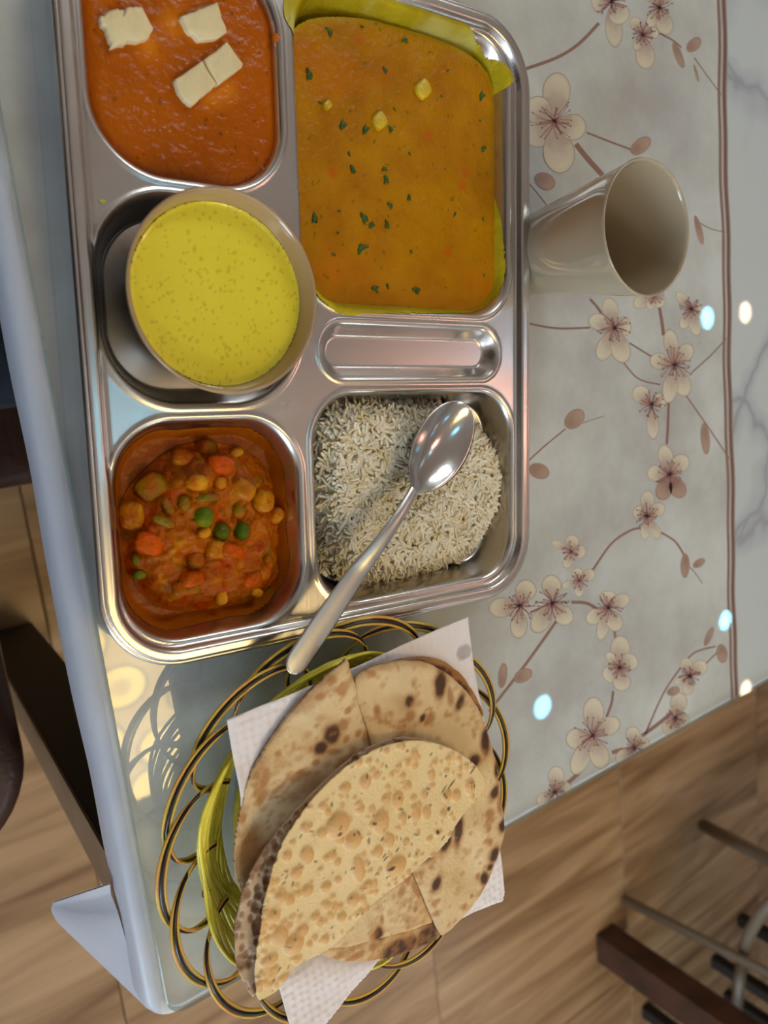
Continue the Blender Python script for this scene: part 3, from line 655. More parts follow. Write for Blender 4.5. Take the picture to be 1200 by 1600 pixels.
dal = mk('lentil_dal', tl_(V), Q, M['dal'], loc=tw(.05, .097, .001), col=c); tag(dal, 'thick yellow dal with chopped herbs in the largest tray compartment', 'dal')
film = chaikin([tp(x, y, .021) for x, y in [(456, -30), (441, 5), (443, 28), (455, 52), (466, 58), (470, 200), (474, 330), (480, 420), (492, 462), (520, 488), (548, 494), (580, 489), (740, 490), (775, 475), (792, 440), (790, 360), (781, 250), (777, 150), (788, 140), (803, 128), (798, 112), (778, 92), (752, 60), (722, 34), (660, 10), (600, -22), (520, -60)]], 2)
sdF = lambda x, y: np.maximum(np.maximum(sd_poly(x, y, film)+.0006*vnoise(x, y, 220, 2), -(sdB(x, y)+.007)), sd_out(x, y)+.008)
V, Q, n = sheet((-.05, .145, -.0, .193), .0009, sdF, lambda x, y: ztray(x, y)+.00045+.00035*sstep(0, .003, -sdF(x, y))*(1+vnoise(x, y, 200, 2)*.5))
c = mixc(c3(176, 152, 14), c3(200, 184, 40), .5+.8*vnoise(V[:, 0], V[:, 1], 70, 4)); c = mixc(c, c3(206, 198, 110), .85*sstep(-.1, .5, vnoise(V[:, 0]+5, V[:, 1]+2, 40, 3))*sstep(.09, .13, V[:, 1]))
mk('dal_film', tl_(V), Q, M['dal'], dal, col=c)
k = 0
for x, y, a, s in [(515, 48, .5, 13), (566, 42, .2, 6), (484, 115, 1.2, 15), (632, 62, -.5, 12), (602, 108, .6, 10), (571, 202, -1.2, 13), (535, 196, -1.2, 14), (610, 200, .6, 10), (616, 170, 1, 7), (752, 150, -1.2, 15), (750, 188, .2, 6), (755, 232, -1.2, 12),
                   (600, 264, -.7, 10), (604, 280, 1.2, 14), (552, 264, 1.0, 12), (640, 308, 1.4, 11), (610, 320, .5, 11), (570, 340, .8, 16), (580, 352, -1, 12), (492, 340, 1.3, 14), (605, 350, 1.3, 12), (563, 388, -1.2, 16), (573, 385, .2, 9), (522, 398, .4, 9), (643, 393, 1.2, 6),
                   (586, 450, 0, 14), (606, 447, 1.2, 8), (650, 452, .1, 15), (757, 430, 1, 6), (755, 342, 1.3, 8), (711, 335, -1, 9), (528, 364, 0, 6), (500, 160, .4, 6), (700, 110, -.3, 7), (690, 150, .6, 6), (640, 240, .9, 7), (530, 330, .3, 7), (546, 240, 1.2, 8)]:
    q = at(x, y, .0133); L = s*.00040; g = G()
    g.blob((0, 0, 0), (L*.5, L*.24, .0004), rz=-a, n=9, m=4, noise=.3)
    if s > 9: g.blob((L*.3*math.cos(a+1), -L*.3*math.sin(a+1), .0001), (L*.34, L*.16, .0004), rz=-a-.8, n=8, m=4, noise=.3)
    mk('chopped_herb', np.array(g.V)+q, g.F, M['leaf'], dal)
for x, y, s, lb in ((592, 189, 30, 'yellow-stained paneer cube in the middle of the dal'), (660, 140, 34, 'larger paneer crumb with an orange top, upper right of the dal'), (510, 165, 16, 'smallest paneer crumb, left side of the dal')):
    q = at(x, y, .013); L = s*.00017; g = G().blob((0, 0, 0), (L, L*.9, .0028), rz=.6, n=12, m=8, noise=.08, boxy=.55)
    o = mk('paneer_crumb', np.array(g.V)+q, g.F, M['py'] if 'py' in M else M.setdefault('py', mat('dal_stained_paneer', rgb(226, 196, 40), .4, bump=(300, .0006, 3), vary=(90, rgb(206, 156, 30), .4, .7))), loc=q-np.array([0, 0, .003])); tag(o, lb, 'paneer')

# bowl of yellow yogurt curry
BC = np.array([.1575, .0400, TZ+.0012])
bw = thing('bowl', 'small beige melamine bowl of yellow yogurt curry standing in the tray', 'bowl', BC)
prof = [(.0001, .004), (.018, .0035), (.0215, .0), (.0240, .0), (.0255, .003), (.0330, .011), (.0410, .026), (.0462, .0415), (.0483, .0500), (.0487, .0513), (.0480, .0521), (.0468, .0515), (.0450, .0440), (.0425, .034), (.036, .018), (.026, .0085), (.012, .0065), (.0001, .006)]
pp = []
for i in range(len(prof)-1):
    a, b = np.array(prof[i]), np.array(prof[i+1])
    for t in (0, .5): pp.append(tuple(a*(1-t)+b*t))
pp.append(prof[-1]); G().lathe(pp, tuple(BC), 96).obj('bowl_shell', M['melamine'], bw)
LZ = BC[2]+.0405; LR = .0441
sdK = lambda x, y: np.hypot(x-BC[0], y-BC[1])-LR
V, Q, n = sheet((BC[0]-LR, BC[0]+LR, BC[1]-LR, BC[1]+LR), .0009, sdK, lambda x, y: LZ+.0006*sstep(-.0018, 0, sdK(x, y))+.00008*vnoise(x, y, 200, 2))
pts = []
for _ in range(330):
    a = random.uniform(0, 2*PI); r = LR*math.sqrt(random.random()); s = random.uniform(.0004, .0010); pts.append((BC[0]+r*math.cos(a), BC[1]+r*math.sin(a), s, s*random.uniform(.6, 1), a))
c = mixc(c3(244, 232, 66), c3(238, 224, 54), .5+vnoise(V[:, 0], V[:, 1], 40, 3)); c = mixc(c, c3(196, 172, 30), spots(V[:, 0], V[:, 1], pts)*.6)
o = mk('yogurt_curry', V, Q, M['kadhi'], loc=(BC[0], BC[1], LZ), col=c); tag(o, 'smooth yellow yogurt curry with fine specks inside the beige bowl', 'curry')

# mixed vegetable curry
cD = tp(318, 828, .012)
polyD = chaikin([tp(x, y, .006) for x, y in [(188, 800), (200, 765), (228, 735), (262, 705), (310, 688), (365, 695), (410, 715), (430, 750), (444, 800), (442, 860), (444, 905), (420, 935), (370, 948), (300, 958), (250, 955), (215, 920), (195, 880), (186, 840)]], 2)
sdD = lambda x, y: sd_poly(x, y, polyD)
def zD(x, y): s = -sdD(x, y); return .0016+(.0150+.003*vnoise(x, y, 55, 2))*sstep(-.003, .018, s)+.0044*vnoise(x, y, 120, 3)*sstep(0, .005, s)+.0016*vnoise(x, y, 330, 2)*sstep(0, .004, s)
V, Q, n = sheet((-.14, -.03, -.165, -.045), .0009, sdD, zD)
c = mixc(c3(168, 76, 1), c3(192, 104, 4), .5+.8*vnoise(V[:, 0], V[:, 1], 70, 4)); c = mixc(c, c3(166, 66, 2), sstep(.1, .7, vnoise(V[:, 0]+1, V[:, 1]+4, 120, 3))*.6)
c = mixc(c, c3(206, 134, 10), .6*sstep(.25, .6, vnoise(V[:, 0]+8, V[:, 1]+1, 160, 2))); c = mixc(c, c3(184, 54, 1), .55*sstep(.3, .6, vnoise(V[:, 0]+2, V[:, 1]+8, 110, 2)))
c = mixc(c, c3(128, 104, 20), .6*sstep(.42, .7, vnoise(V[:, 0]+5, V[:, 1]+5, 120, 2)))
pts = [(random.uniform(-.13, -.04), random.uniform(-.16, -.05), random.uniform(.0004, .0010), random.uniform(.0003, .0007), random.uniform(0, 3)) for _ in range(110)]
c = mixc(c, c3(70, 58, 14), spots(V[:, 0], V[:, 1], pts)*.8)
vg = mk('vegetable_curry', tl_(V), Q, M['veg'], loc=tw(cD[0], cD[1], .001), col=c); tag(vg, 'orange masala mound of mixed vegetables in the lower left compartment', 'curry')
oilp = insets('D', .0055)
V, Q, n = sheet((-.14, -.03, -.165, -.045), .0012, lambda x, y: oilp(x, y)+.0012*vnoise(x, y, 60, 2), lambda x, y: ztray(x, y)+.0005)
o = mk('oily_gravy_film', tl_(V), Q, M['gravy'], vg, col=np.tile(c3(168, 88, 10), (len(V), 1)))
random.seed(21)
kinds = {'pea': ('green pea', c3(98, 122, 14)), 'carrot_piece': ('carrot', c3(222, 88, 2)), 'potato_piece': ('potato', c3(206, 136, 14)), 'corn_kernel': ('corn', c3(222, 156, 22)), 'bean_piece': ('bean', c3(128, 118, 26))}
chunks = [('pea', 319, 808, 16, 16, 0, 'green pea in the centre of the vegetable curry, clean and round'), ('pea', 346, 831, 15, 14, 0, 'darker green pea just below the centre pea'), ('pea', 373, 798, 11, 12, 0, 'gravy-coated pea to the right of the centre pea'),
 ('pea', 378, 830, 14, 15, 0, 'pea half sunk in gravy beside the darker green pea'), ('pea', 288, 787, 11, 13, 0, 'pale pea left above the centre pea'), ('pea', 212, 874, 7, 11, 0, 'small deep green pea at the left edge of the curry mound'), ('pea', 218, 897, 12, 9, 0, 'green pea below the small deep green one at the left edge'),
 ('pea', 418, 874, 8, 7, 0, 'tiny green pea fragment near the right edge of the curry'),
 ('carrot_piece', 343, 727, 25, 17, .3, 'bright orange carrot cube near the top of the curry mound'), ('carrot_piece', 232, 850, 24, 17, .5, 'orange carrot chunk at the left of the curry mound'), ('carrot_piece', 360, 860, 22, 12, .4, 'reddish carrot slice below the sunk pea'),
 ('carrot_piece', 392, 905, 20, 12, -.3, 'carrot bit in the lower right of the curry mound'), ('carrot_piece', 300, 905, 22, 12, .1, 'carrot bit low in the middle of the curry'),
 ('potato_piece', 236, 760, 26, 21, -.5, 'olive potato chunk at the upper left of the curry'), ('potato_piece', 206, 806, 21, 22, .1, 'yellow-orange potato chunk at the far left of the curry'), ('potato_piece', 322, 700, 18, 15, .1, 'greenish potato piece at the very top of the curry mound'),
 ('potato_piece', 284, 715, 18, 15, .4, 'orange potato piece left of the topmost one'), ('potato_piece', 412, 783, 20, 19, .3, 'potato chunk at the right side of the curry'), ('potato_piece', 336, 858, 18, 15, .2, 'orange potato chunk under the two clean peas'), ('potato_piece', 305, 874, 15, 14, .2, 'greenish potato chunk low in the middle of the curry'),
 ('potato_piece', 290, 918, 24, 13, .1, 'flat olive potato slice near the bottom of the curry'), ('potato_piece', 380, 765, 22, 16, .8, 'gravy-covered potato piece above the right side pea'), ('potato_piece', 430, 806, 16, 12, -.7, 'pale wedge of potato poking out at the right edge of the curry'),
 ('corn_kernel', 308, 754, 19, 13, .3, 'large yellow corn kernel above the centre pea'), ('corn_kernel', 343, 755, 12, 10, 0, 'corn kernel right of the large yellow kernel'), ('corn_kernel', 318, 832, 13, 9, -.2, 'corn kernel squeezed under the centre pea'), ('corn_kernel', 345, 932, 11, 15, 0, 'yellow corn kernel near the bottom of the curry'),
 ('corn_kernel', 368, 707, 15, 8, -.2, 'yellow corn kernel at the top right of the mound'), ('corn_kernel', 400, 925, 13, 8, .5, 'corn kernel at the bottom right of the curry'),
 ('bean_piece', 262, 793, 17, 8, 1.2, 'green bean slice left of the pale pea'), ('bean_piece', 325, 778, 22, 7, .1, 'dull green bean slice over the centre pea'), ('bean_piece', 388, 755, 14, 7, .7, 'bean slice by the right side of the mound top'), ('bean_piece', 256, 815, 20, 7, .6, 'bean slice lying left of the centre pea')]
for nm, x, y, rx, ry, a, lb in chunks:
    base, cc = kinds[nm]
    h = .0125
    for _ in range(3):
        q = tp(x, y, h); h = float(zD(np.array([q[0]]), np.array([q[1]]))[0])+.0004
    pz = at(x, y, h); sx = rx*.00032; sy = ry*.00034; g = G()
    if nm == 'pea': sx *= 1.05; sy *= 1.05; g.blob((0, 0, 0), (sx, sy, (sx+sy)/2), n=16, m=10, noise=.012)
    elif nm == 'corn_kernel': g.blob((0, 0, 0), (sx, sy, .0035), rz=-a, n=14, m=9, noise=.03, boxy=.75)
    elif nm == 'bean_piece': g.blob((0, 0, 0), (sx, sy, .003), rz=-a, n=14, m=8, noise=.05, boxy=.8)
    else: g.blob((0, 0, 0), (sx, sy, .0048), rz=-a, n=16, m=10, noise=.07, boxy=.7, tilt=random.uniform(-.5, .5))
    Vv = np.array(g.V); coat = np.clip(.5+.9*vnoise(Vv[:, 0]*1+x*.01, Vv[:, 1]+y*.01, 170, 2), 0, 1)*(.2 if nm == 'pea' and rx > 13 and y < 832 else 1.0)
    if lb.startswith(('olive', 'greenish', 'flat olive')): cc = c3(146, 110, 10)
    if 'darker green' in lb: cc = c3(70, 98, 10)
    cl = mixc(np.tile(cc, (len(Vv), 1)), c3(178, 82, 1), coat*.9)
    o = mk(nm, Vv+pz, g.F, M['veg'], loc=pz-np.array([0, 0, .003]), col=cl); tag(o, lb, 'vegetable', 'vegetables in the orange curry')
q = tp(447, 937, .012); g = G().blob(tw(q[0], q[1], .0125), (.0022, .0016, .0012), n=10, m=6, noise=.1); mk('gravy_drip', g.V, g.F, M['veg'], vg, col=np.tile(c3(190, 90, 10), (len(g.V), 1)))

# rice
polyF = chaikin([tp(x, y, .020) for x, y in [(497, 660), (508, 630), (560, 618), (640, 622), (700, 628), (740, 645), (765, 668), (785, 700), (794, 740), (792, 790), (772, 830), (750, 868), (705, 890), (650, 905), (590, 918), (540, 905), (512, 870), (500, 800), (495, 720)]], 2)
sdR = lambda x, y: np.maximum(sd_poly(x, y, polyF), sd_box(x, y, -.0215, .1285, -.160, -.0385, .028))
def zR(x, y): s = -sdR(x, y); return .0035+.0195*sstep(-.003, .017, s)+.0018*vnoise(x, y, 60, 3)*sstep(0, .01, s)
V, Q, n = sheet((-.03, .135, -.165, -.03), .0015, sdR, lambda x, y: zR(x, y)-.0006)
g = G(); random.seed(3); cnt = 0; GV = []; GF = []
for _ in range(11000):
    u = random.uniform(-.022, .130); v = random.uniform(-.162, -.038)
    s = -float(sdR(np.array([u]), np.array([v]))[0])
    if s < -.0022: continue
    cnt += 1
    if cnt > 3900: break
    z = float(zR(np.array([u]), np.array([v]))[0])+random.uniform(-.0006, .0016)
    L = random.uniform(.0036, .0056); r = random.uniform(.00095, .00122); a = random.uniform(0, PI); el = random.gauss(0, .28); bend = random.uniform(-.0009, .0009)
    d = np.array([math.cos(a)*math.cos(el), math.sin(a)*math.cos(el), math.sin(el)]); pn = np.array([-math.sin(a), math.cos(a), 0]); up = np.cross(d, pn)
    b = len(GV)
    for i, t in enumerate((-1, -.7, 0, .7, 1)):
        rr = r*(.5, .95, 1.05, .9, .42)[i]; cpt = np.array([u, v, z])+d*L*t+pn*bend*(1-t*t)
        for k in range(5): th = 2*PI*k/5; GV.append(cpt+rr*(pn*math.cos(th)+up*math.sin(th)))
    for i in range(4):
        for k in range(5): GF.append((b+i*5+k, b+i*5+(k+1) % 5, b+(i+1)*5+(k+1) % 5, b+(i+1)*5+k))
nb = len(V); allV = np.concatenate([V, np.array(GV)]); allF = np.concatenate([Q, np.array(GF)+nb])
ri = mk('rice', tl_(allV), allF, M['rice'], loc=tw(.055, -.10, .001)); tag(ri, 'mound of long-grain white rice in the tray under the spoon', 'rice', kind='stuff')

# ------------------------------------------------------------------ spoon
S0 = at(733, 636, .036); S1 = at(453, 1052, .050); ax = S1-S0; ax[2] = 0; SL = np.linalg.norm(ax); ang = math.atan2(ax[1], ax[0])
def spoon_part(name, s0, s1, parent, n=40, m=16):
    def prof(s):
        hb = .345                                   # bowl share of the length
        if s < hb:
            t = s/hb; hw = .0204*math.sqrt(max(0, 1-(2*min(t, .47)/.94-1)**2)) if t < .47 else .0204*(1-((t-.47)/.53)**2.3)*1.0+.0035*((t-.47)/.53)**2.3
            dp = .0085*math.sin(PI*min(1, t*.98))**.8
        else:
            t = (s-hb)/(1-hb); hw = .0035+.0040*sstep(0, .85, np.array(t))-.0
            if t > .93: hw = hw*math.sqrt(max(0, 1-((t-.93)/.07)**2))
            dp = -.0012*(1-.4*t)
        z = .0035*math.sin(PI*min(max((s-.30)/.35, 0), 1))+S0[2]*(1-s)+S1[2]*s
        return float(hw), dp, z
    V = []; th = .0008
    ss = np.linspace(s0, s1, n)
    ss = s0+(s1-s0)*(.5-.5*np.cos(PI*(ss-s0)/(s1-s0)))
    for side in (0, 1):
        for s in ss:
            hw, dp, z = prof(s); hw = max(hw, .00012)
            for j in range(m+1):
                q = -1+2*j/m; y = q*hw; zz = z-dp*(1-q*q)-side*th; x = s*SL
                V.append((S0[0]+x*math.cos(ang)-y*math.sin(ang), S0[1]+x*math.sin(ang)+y*math.cos(ang), zz))
    K = m+1; W = n*K; Fc = []
    for i in range(n-1):
        for j in range(m):
            a = i*K+j; Fc.append((a, a+K, a+K+1, a+1)); Fc.append((W+a, W+a+1, W+a+K+1, W+a+K))
        Fc.append((i*K, W+i*K, W+(i+1)*K, (i+1)*K)); Fc.append((i*K+m, (i+1)*K+m, W+(i+1)*K+m, W+i*K+m))
    for j in range(m): Fc.append((j, j+1, W+j+1, W+j)); a = (n-1)*K+j; Fc.append((a, W+a, W+a+1, a+1))
    return mk(name, V, Fc, M['spoon'] if s0 == 0 else M['handle'], parent)
sp = thing('spoon', 'stainless steel spoon lying on the rice, handle over the tray rim', 'spoon', ((S0[0]+S1[0])/2, (S0[1]+S1[1])/2, TZ+.026))
spoon_part('spoon_bowl', 0, .345, sp, 48, 20); spoon_part('handle', .345, 1, sp, 60, 12)

# ------------------------------------------------------------------ cup
CC = np.array([.4165, .0620, TZ+.0002]); CH = .098
cp = thing('cup', 'empty tapered beige plastic cup standing beyond the tray', 'cup', CC)
prof = [(.0001, .0035), (.0225, .003), (.0250, .0), (.0268, .0008), (.0272, .004), (.0315, .036), (.0365, .070), (.0402, .0955), (.0408, .0972), (.0402, .0985), (.0392, .0978), (.0384, .094), (.0345, .065), (.0295, .034), (.0255, .008), (.0225, .0055), (.0001, .005)]
pp = []
for i in range(len(prof)-1):
    a, b = np.array(prof[i]), np.array(prof[i+1])
    for t in ((0, .34, .67) if i in (4, 5, 6, 11, 12, 13) else (0, .5)): pp.append(tuple(a*(1-t)+b*t))
pp.append(prof[-1]); n = 120; V = []
for r, z in pp:
    for k in range(n):
        t = 2*PI*k/n; fz = sstep(.02, .03, np.array(z))*sstep(.080, .070, np.array(z)) if r > .03 else 0
        rr = r*(1+.006*float(fz)*math.cos(10*t)); V.append((CC[0]+rr*math.cos(t), CC[1]+rr*math.sin(t), CC[2]+z))
Fc = [(i*n+k, i*n+(k+1) % n, (i+1)*n+(k+1) % n, (i+1)*n+k) for i in range(len(pp)-1) for k in range(n)]
split = next(i for i, (r, z) in enumerate(pp) if i > 8 and z >= .0984)
mk('cup_wall', V, Fc, M['cup'], cp)

# ------------------------------------------------------------------ basket
KB = np.array([.1990, -.2655, TZ+.0003]); KR = .1200
bk = thing('woven_basket', 'openwork basket of looped gold, black and yellow plastic cords holding the bread', 'basket', KB)
def wall_r(z): return .067+.033*(z/.042)**.8                   # radius of the woven wall
# base: coil
g = G(); P = [];
for i in range(420):
    t = i/420; a = t*2*PI*13; r = .004+.060*t; P.append((KB[0]+r*math.cos(a), KB[1]+r*math.sin(a), KB[2]+.0026))
g.tube(P, .0023, 6); g.obj('base_coil', M['yellow'], bk)
for k in range(22):
    P = []; z0 = .004+.00165*k
    for i in range(130):
        a = 2*PI*i/130; z = z0+.0035*math.sin(6*a+k*.22)+.0014; r = wall_r(max(z, .001))+.0012*math.sin(9*a+k*1.3)
        P.append((KB[0]+r*math.cos(a), KB[1]+r*math.sin(a), KB[2]+max(z, .002)))
    G().tube(P, .00115, 6, True).obj('wall_cord', M['yellow'], bk)
NL = 15
proto = None
for k in range(NL):
    if proto is None:
        objs = []
        for dz, m, rr in ((-1, 'gold', .00095), (0, 'black', .0011), (1, 'gold', .00095)):
            P = []
            for i in range(61):
                s = i/60; a = -math.radians(27)*math.cos(PI*s)*(1-.03*dz); q = math.sin(PI*s)
                r = .084+(KR-.084)*q**.85+dz*.0021*(.3+.7*q); z = .020+.022*q-.0006*abs(dz)+.006*math.cos(PI*s)
                P.append((KB[0]+r*math.cos(a), KB[1]+r*math.sin(a), KB[2]+z))
            objs.append(G().tube(P, rr, 7).obj('black_cord' if m == 'black' else 'gold_cord', M[m], bk))
        proto = objs; 
        for o in objs: o.rotation_euler = (0, 0, .1)
    else:
        for o in proto:
            q = o.copy(); COL.objects.link(q); q.parent = bk; q.rotation_euler = (0, 0, .1+2*PI*k/NL)
for a, z in ((math.radians(186), .028),):
    r = wall_r(z)+.003; c0 = np.array([KB[0]+r*math.cos(a), KB[1]+r*math.sin(a), KB[2]+z])
    P = [c0+np.array([.0022*math.cos(t)*(1+.2*math.sin(3*t)), .0012*math.sin(2*t), .0016*math.sin(t)+.001]) for t in np.linspace(0, 2*PI, 20)[:-1]]
    G().tube(P, .0004, 6, True).obj('wire_tie', mat('copper_wire', rgb(170, 110, 60), .3, 1), bk)

# ------------------------------------------------------------------ napkin
def polyw(px, h, it=1): return chaikin(ats(px, h)[:, :2], it)
KC = KB[:2]
def dish(x, y): r = np.hypot(x-KC[0], y-KC[1]); return r
Np = ats([(357, 1127), (735, 965), (742, 1050), (772, 1200), (789, 1396), (786, 1408), (740, 1425), (600, 1500), (505, 1605), (470, 1612), (452, 1600), (438, 1550), (400, 1480), (382, 1380), (380, 1250), (366, 1180)], .050)[:, :2]
sdN = lambda x, y: sd_poly(x, y, Np)
def zN(x, y):
    r = dish(x, y); q = sstep(.035, .098, r)
    return TZ+.030+.019*q+.0012*vnoise(x, y, 45, 2)+.0015*np.sin(np.arctan2(y-KC[1], x-KC[0])*5)*q
V, Q, n = sheet((Np[:, 0].min(), Np[:, 0].max(), Np[:, 1].min(), Np[:, 1].max()), .0012, sdN, zN, .0005)
q = at(727, 1020, .050); cn = mixc(np.tile(c3(246, 240, 242), (len(V), 1)), c3(196, 188, 188), spots(V[:, 0], V[:, 1], [(q[0], q[1], .0055, .005, 0)], .12))
nk = mk('paper_napkin', V, Q, M['paper'], loc=(KC[0], KC[1], TZ+.030), col=cn); tag(nk, 'square embossed white paper napkin lining the basket under the bread', 'napkin')

# ------------------------------------------------------------------ bread
CHAR = c3(62, 32, 24); TAN = c3(176, 118, 62)
def bread(name, px, h, zf, sp, label, cat='roti', edge_char=(), th=.0022, base=(c3(238, 214, 168), c3(222, 188, 132)), it=2, seed=0):
    P = polyw(px, h, it); sdf = lambda x, y: sd_poly(x, y, P)+.0005*vnoise(x+seed, y, 150, 2)
    bb = (P[:, 0].min()-.001, P[:, 0].max()+.001, P[:, 1].min()-.001, P[:, 1].max()+.001)
    ze = lambda x, y: TZ+h+zf(x, y)-.0011*(1-sstep(0, .003, -sdf(x, y)))
    V, Q, n = sheet(bb, .00095, sdf, ze, th); x, y = V[:, 0], V[:, 1]
    c = mixc(base[0], base[1], .5+.8*vnoise(x+seed, y, 55, 4)); c = mixc(c, c3(226, 202, 158), .5*sstep(.1, .7, vnoise(x+2, y+seed, 30, 3)))
    e = -sdf(x, y); c = mixc(c, c3(196, 142, 84), .55*(1-sstep(0, .006, e))*(.5+.5*vnoise(x, y, 70, 2)))
    c = mixc(c, c3(186, 124, 62), .75*sstep(.2, .6, vnoise(x+7, y+seed, 110, 3))); c = mixc(c, c3(170, 110, 56), .5*sstep(.2, .7, vnoise(x+1, y+seed+4, 35, 3)))
    tans = []; chars = []
    rn = np.random.default_rng(seed+9)
    for (a, b, rx, ry, rot, dark) in sp:
        q = at(a, b, h+.001); (chars if dark else tans).append((q[0], q[1], rx*.00043, ry*.00043, -rot))
        if dark: tans.append((q[0], q[1], rx*.00062, ry*.00060, -rot))
    if tans: c = mixc(c, TAN, spots(x, y, tans, .5)*.8)
    if chars: c = mixc(c, CHAR, spots(x, y, chars, .35)*.93)
    rngl = np.random.default_rng(seed+50); small = []
    for _ in range(110):
        i = rngl.integers(0, n); s = rngl.uniform(.0008, .0030); small.append((x[i], y[i], s, s*.8, 0))
    c = mixc(c, c3(186, 126, 66), spots(x, y, small, .6)*.45)
    o = mk(name, V, Q, M['bread'], loc=(P[:, 0].mean(), P[:, 1].mean(), TZ+h-th), col=c); tag(o, label, cat); return o
b0 = [(610, 1050, 20, 7, -.3, 1), (650, 1040, 22, 6, 0, 1), (690, 1050, 30, 8, .5, 1), (720, 1075, 22, 8, .8, 1), (745, 1110, 14, 7, 1, 1)]
bread('roti_piece', [(556, 1075), (600, 1040), (650, 1026), (690, 1030), (722, 1052), (748, 1090), (762, 1130), (700, 1150), (600, 1120)], .052, lambda x, y: .0012*vnoise(x, y, 40, 2), b0,
      'lowest roti piece, only its charred rim showing along the top right', base=(c3(186, 140, 92), c3(150, 100, 60)), seed=1)
b4 = [(705, 1330+150, 1, 1, 0, 0), (668, 1470, 20, 26, .4, 1), (620, 1487, 24, 16, 0, 1), (585, 1480, 8, 6, 0, 0), (555, 1498, 16, 5, 0, 0), (640, 1478, 16, 14, 0, 1), (596, 1457, 9, 14, 0, 1), (530, 1497, 12, 6, 0, 0)]
bread('roti_piece', [(488, 1484), (530, 1472), (575, 1462), (640, 1448), (690, 1430), (694, 1465), (670, 1476), (640, 1490), (600, 1500), (556, 1506), (520, 1500)], .052, lambda x, y: .0008*vnoise(x, y, 60, 2), b4,
      'narrow charred roti strip at the bottom of the bread pile', seed=2)
b1 = [(692, 1072, 10, 19, .1, 1), (709, 1090, 6, 17, -.2, 0), (724, 1100, 6, 12, .5, 1), (641, 1095, 9, 12, -.3, 0), (642, 1118, 8, 8, 0, 0), (640, 1096, 6, 8, 0, 1), (676, 1127, 13, 8, 0, 0), (664, 1124, 6, 6, 0, 1), (762, 1160, 8, 19, .1, 1), (745, 1190, 9, 9, .7, 1), (777, 1205, 5, 10, 0, 1), (775, 1238, 8, 10, .6, 1), (787, 1290, 9, 9, 0, 1), (772, 1335, 9, 11, .3, 1),
      (766, 1355, 6, 6, 0, 1), (758, 1372, 7, 10, 0, 1), (748, 1370, 6, 6, 0, 0), (715, 1295, 7, 24, .15, 1), (697, 1315, 8, 16, .5, 1), (672, 1333, 12, 9, -.5, 1), (683, 1382, 8, 11, .5, 1), (737, 1400, 4, 4, 0, 0), (766, 1272, 9, 8, 0, 0), (725, 1212, 12, 7, .5, 0), (590, 1110, 6, 7, 0, 0), (783, 1260, 6, 16, 0, 0), (765, 1315, 4, 6, 0, 0), (727, 1418, 5, 6, 0, 0), (757, 1393, 5, 12, .4, 0)]
def zb1(x, y):
    q1 = at(650, 1110, .056); q2 = at(735, 1300, .056)
    return .0020*np.exp(-((x-q1[0])**2+(y-q1[1])**2)/.0003)-.0028*np.exp(-((x-q1[0]-.018)**2+(y-q1[1]+.012)**2)/.0005)+.0018*np.exp(-((x-q2[0])**2+(y-q2[1])**2)/.0006)+.0026*vnoise(x, y, 38, 3)
bread('roti_piece', [(551, 1064), (575, 1046), (620, 1033), (665, 1034), (706, 1054), (738, 1088), (760, 1124), (772, 1170), (780, 1220), (789, 1275), (789, 1310), (776, 1350), (757, 1395), (730, 1432), (694, 1464), (690, 1463), (668, 1415), (648, 1368), (640, 1352), (610, 1300), (585, 1200), (580, 1160), (566, 1112)], .0575, zb1, b1,
      'largest roti piece, curving down the right side of the pile with dark burnt spots', seed=3, it=2)
b2 = [(515, 1060, 7, 8, 0, 0), (500, 1088, 7, 5, 0, 0), (519, 1148, 11, 13, 0, 1), (504, 1170, 10, 9, 0, 1), (535, 1133, 8, 8, 0, 0), (540, 1155, 6, 6, 0, 0), (572, 1152, 6, 12, 0, 0), (497, 1193, 6, 5, 0, 0), (424, 1225, 7, 12, .3, 0), (475, 1210, 6, 4, 0, 0), (560, 1145, 5, 5, 0, 0), (390, 1290, 6, 8, 0, 0), (423, 1255, 8, 10, .6, 0), (544, 1110, 6, 5, 0, 0), (404, 1340, 20, 30, .4, 0), (440, 1182, 5, 5, 0, 0), (520, 1175, 14, 5, .4, 0)]
def zb2(x, y):
    q1 = at(535, 1030, .055); r = at(440, 1330, .055); e = at(392, 1240, .055)
    return .006*np.exp(-((x-q1[0])**2+(y-q1[1])**2)/.0004)-.013*np.exp(-((x-r[0])**2/.0009+(y-r[1])**2/.0022))+.0024*vnoise(x, y, 38, 3)
bread('roti_piece', [(535, 1026), (536, 1030), (548, 1060), (560, 1082), (572, 1115), (581, 1150), (583, 1180), (560, 1260), (470, 1380), (400, 1420), (380, 1395), (376, 1350), (382, 1290), (398, 1225), (425, 1165), (462, 1110), (500, 1060), (530, 1030)], .0555, zb2, b2,
      'left roti piece with a pointed torn tip beside the spoon handle', seed=4, it=1)
b3 = [(640, 1372, 6, 12, .2, 0), (630, 1395, 7, 9, .4, 0), (575, 1405, 10, 10, 0, 0), (651, 1422, 4, 4, 0, 0), (594, 1462, 7, 8, 0, 1), (600, 1440, 3, 10, 0, 0), (650, 1390, 4, 18, -.3, 0)]
bread('roti_piece', [(646, 1352), (655, 1380), (670, 1415), (684, 1442), (660, 1450), (620, 1462), (570, 1474), (520, 1484), (470, 1488), (430, 1480), (470, 1400), (560, 1340), (620, 1330)], .0555, lambda x, y: .0022*vnoise(x, y, 45, 3), b3,
      'roti piece with a straight torn side between the papad and the burnt strip', seed=5, it=1)
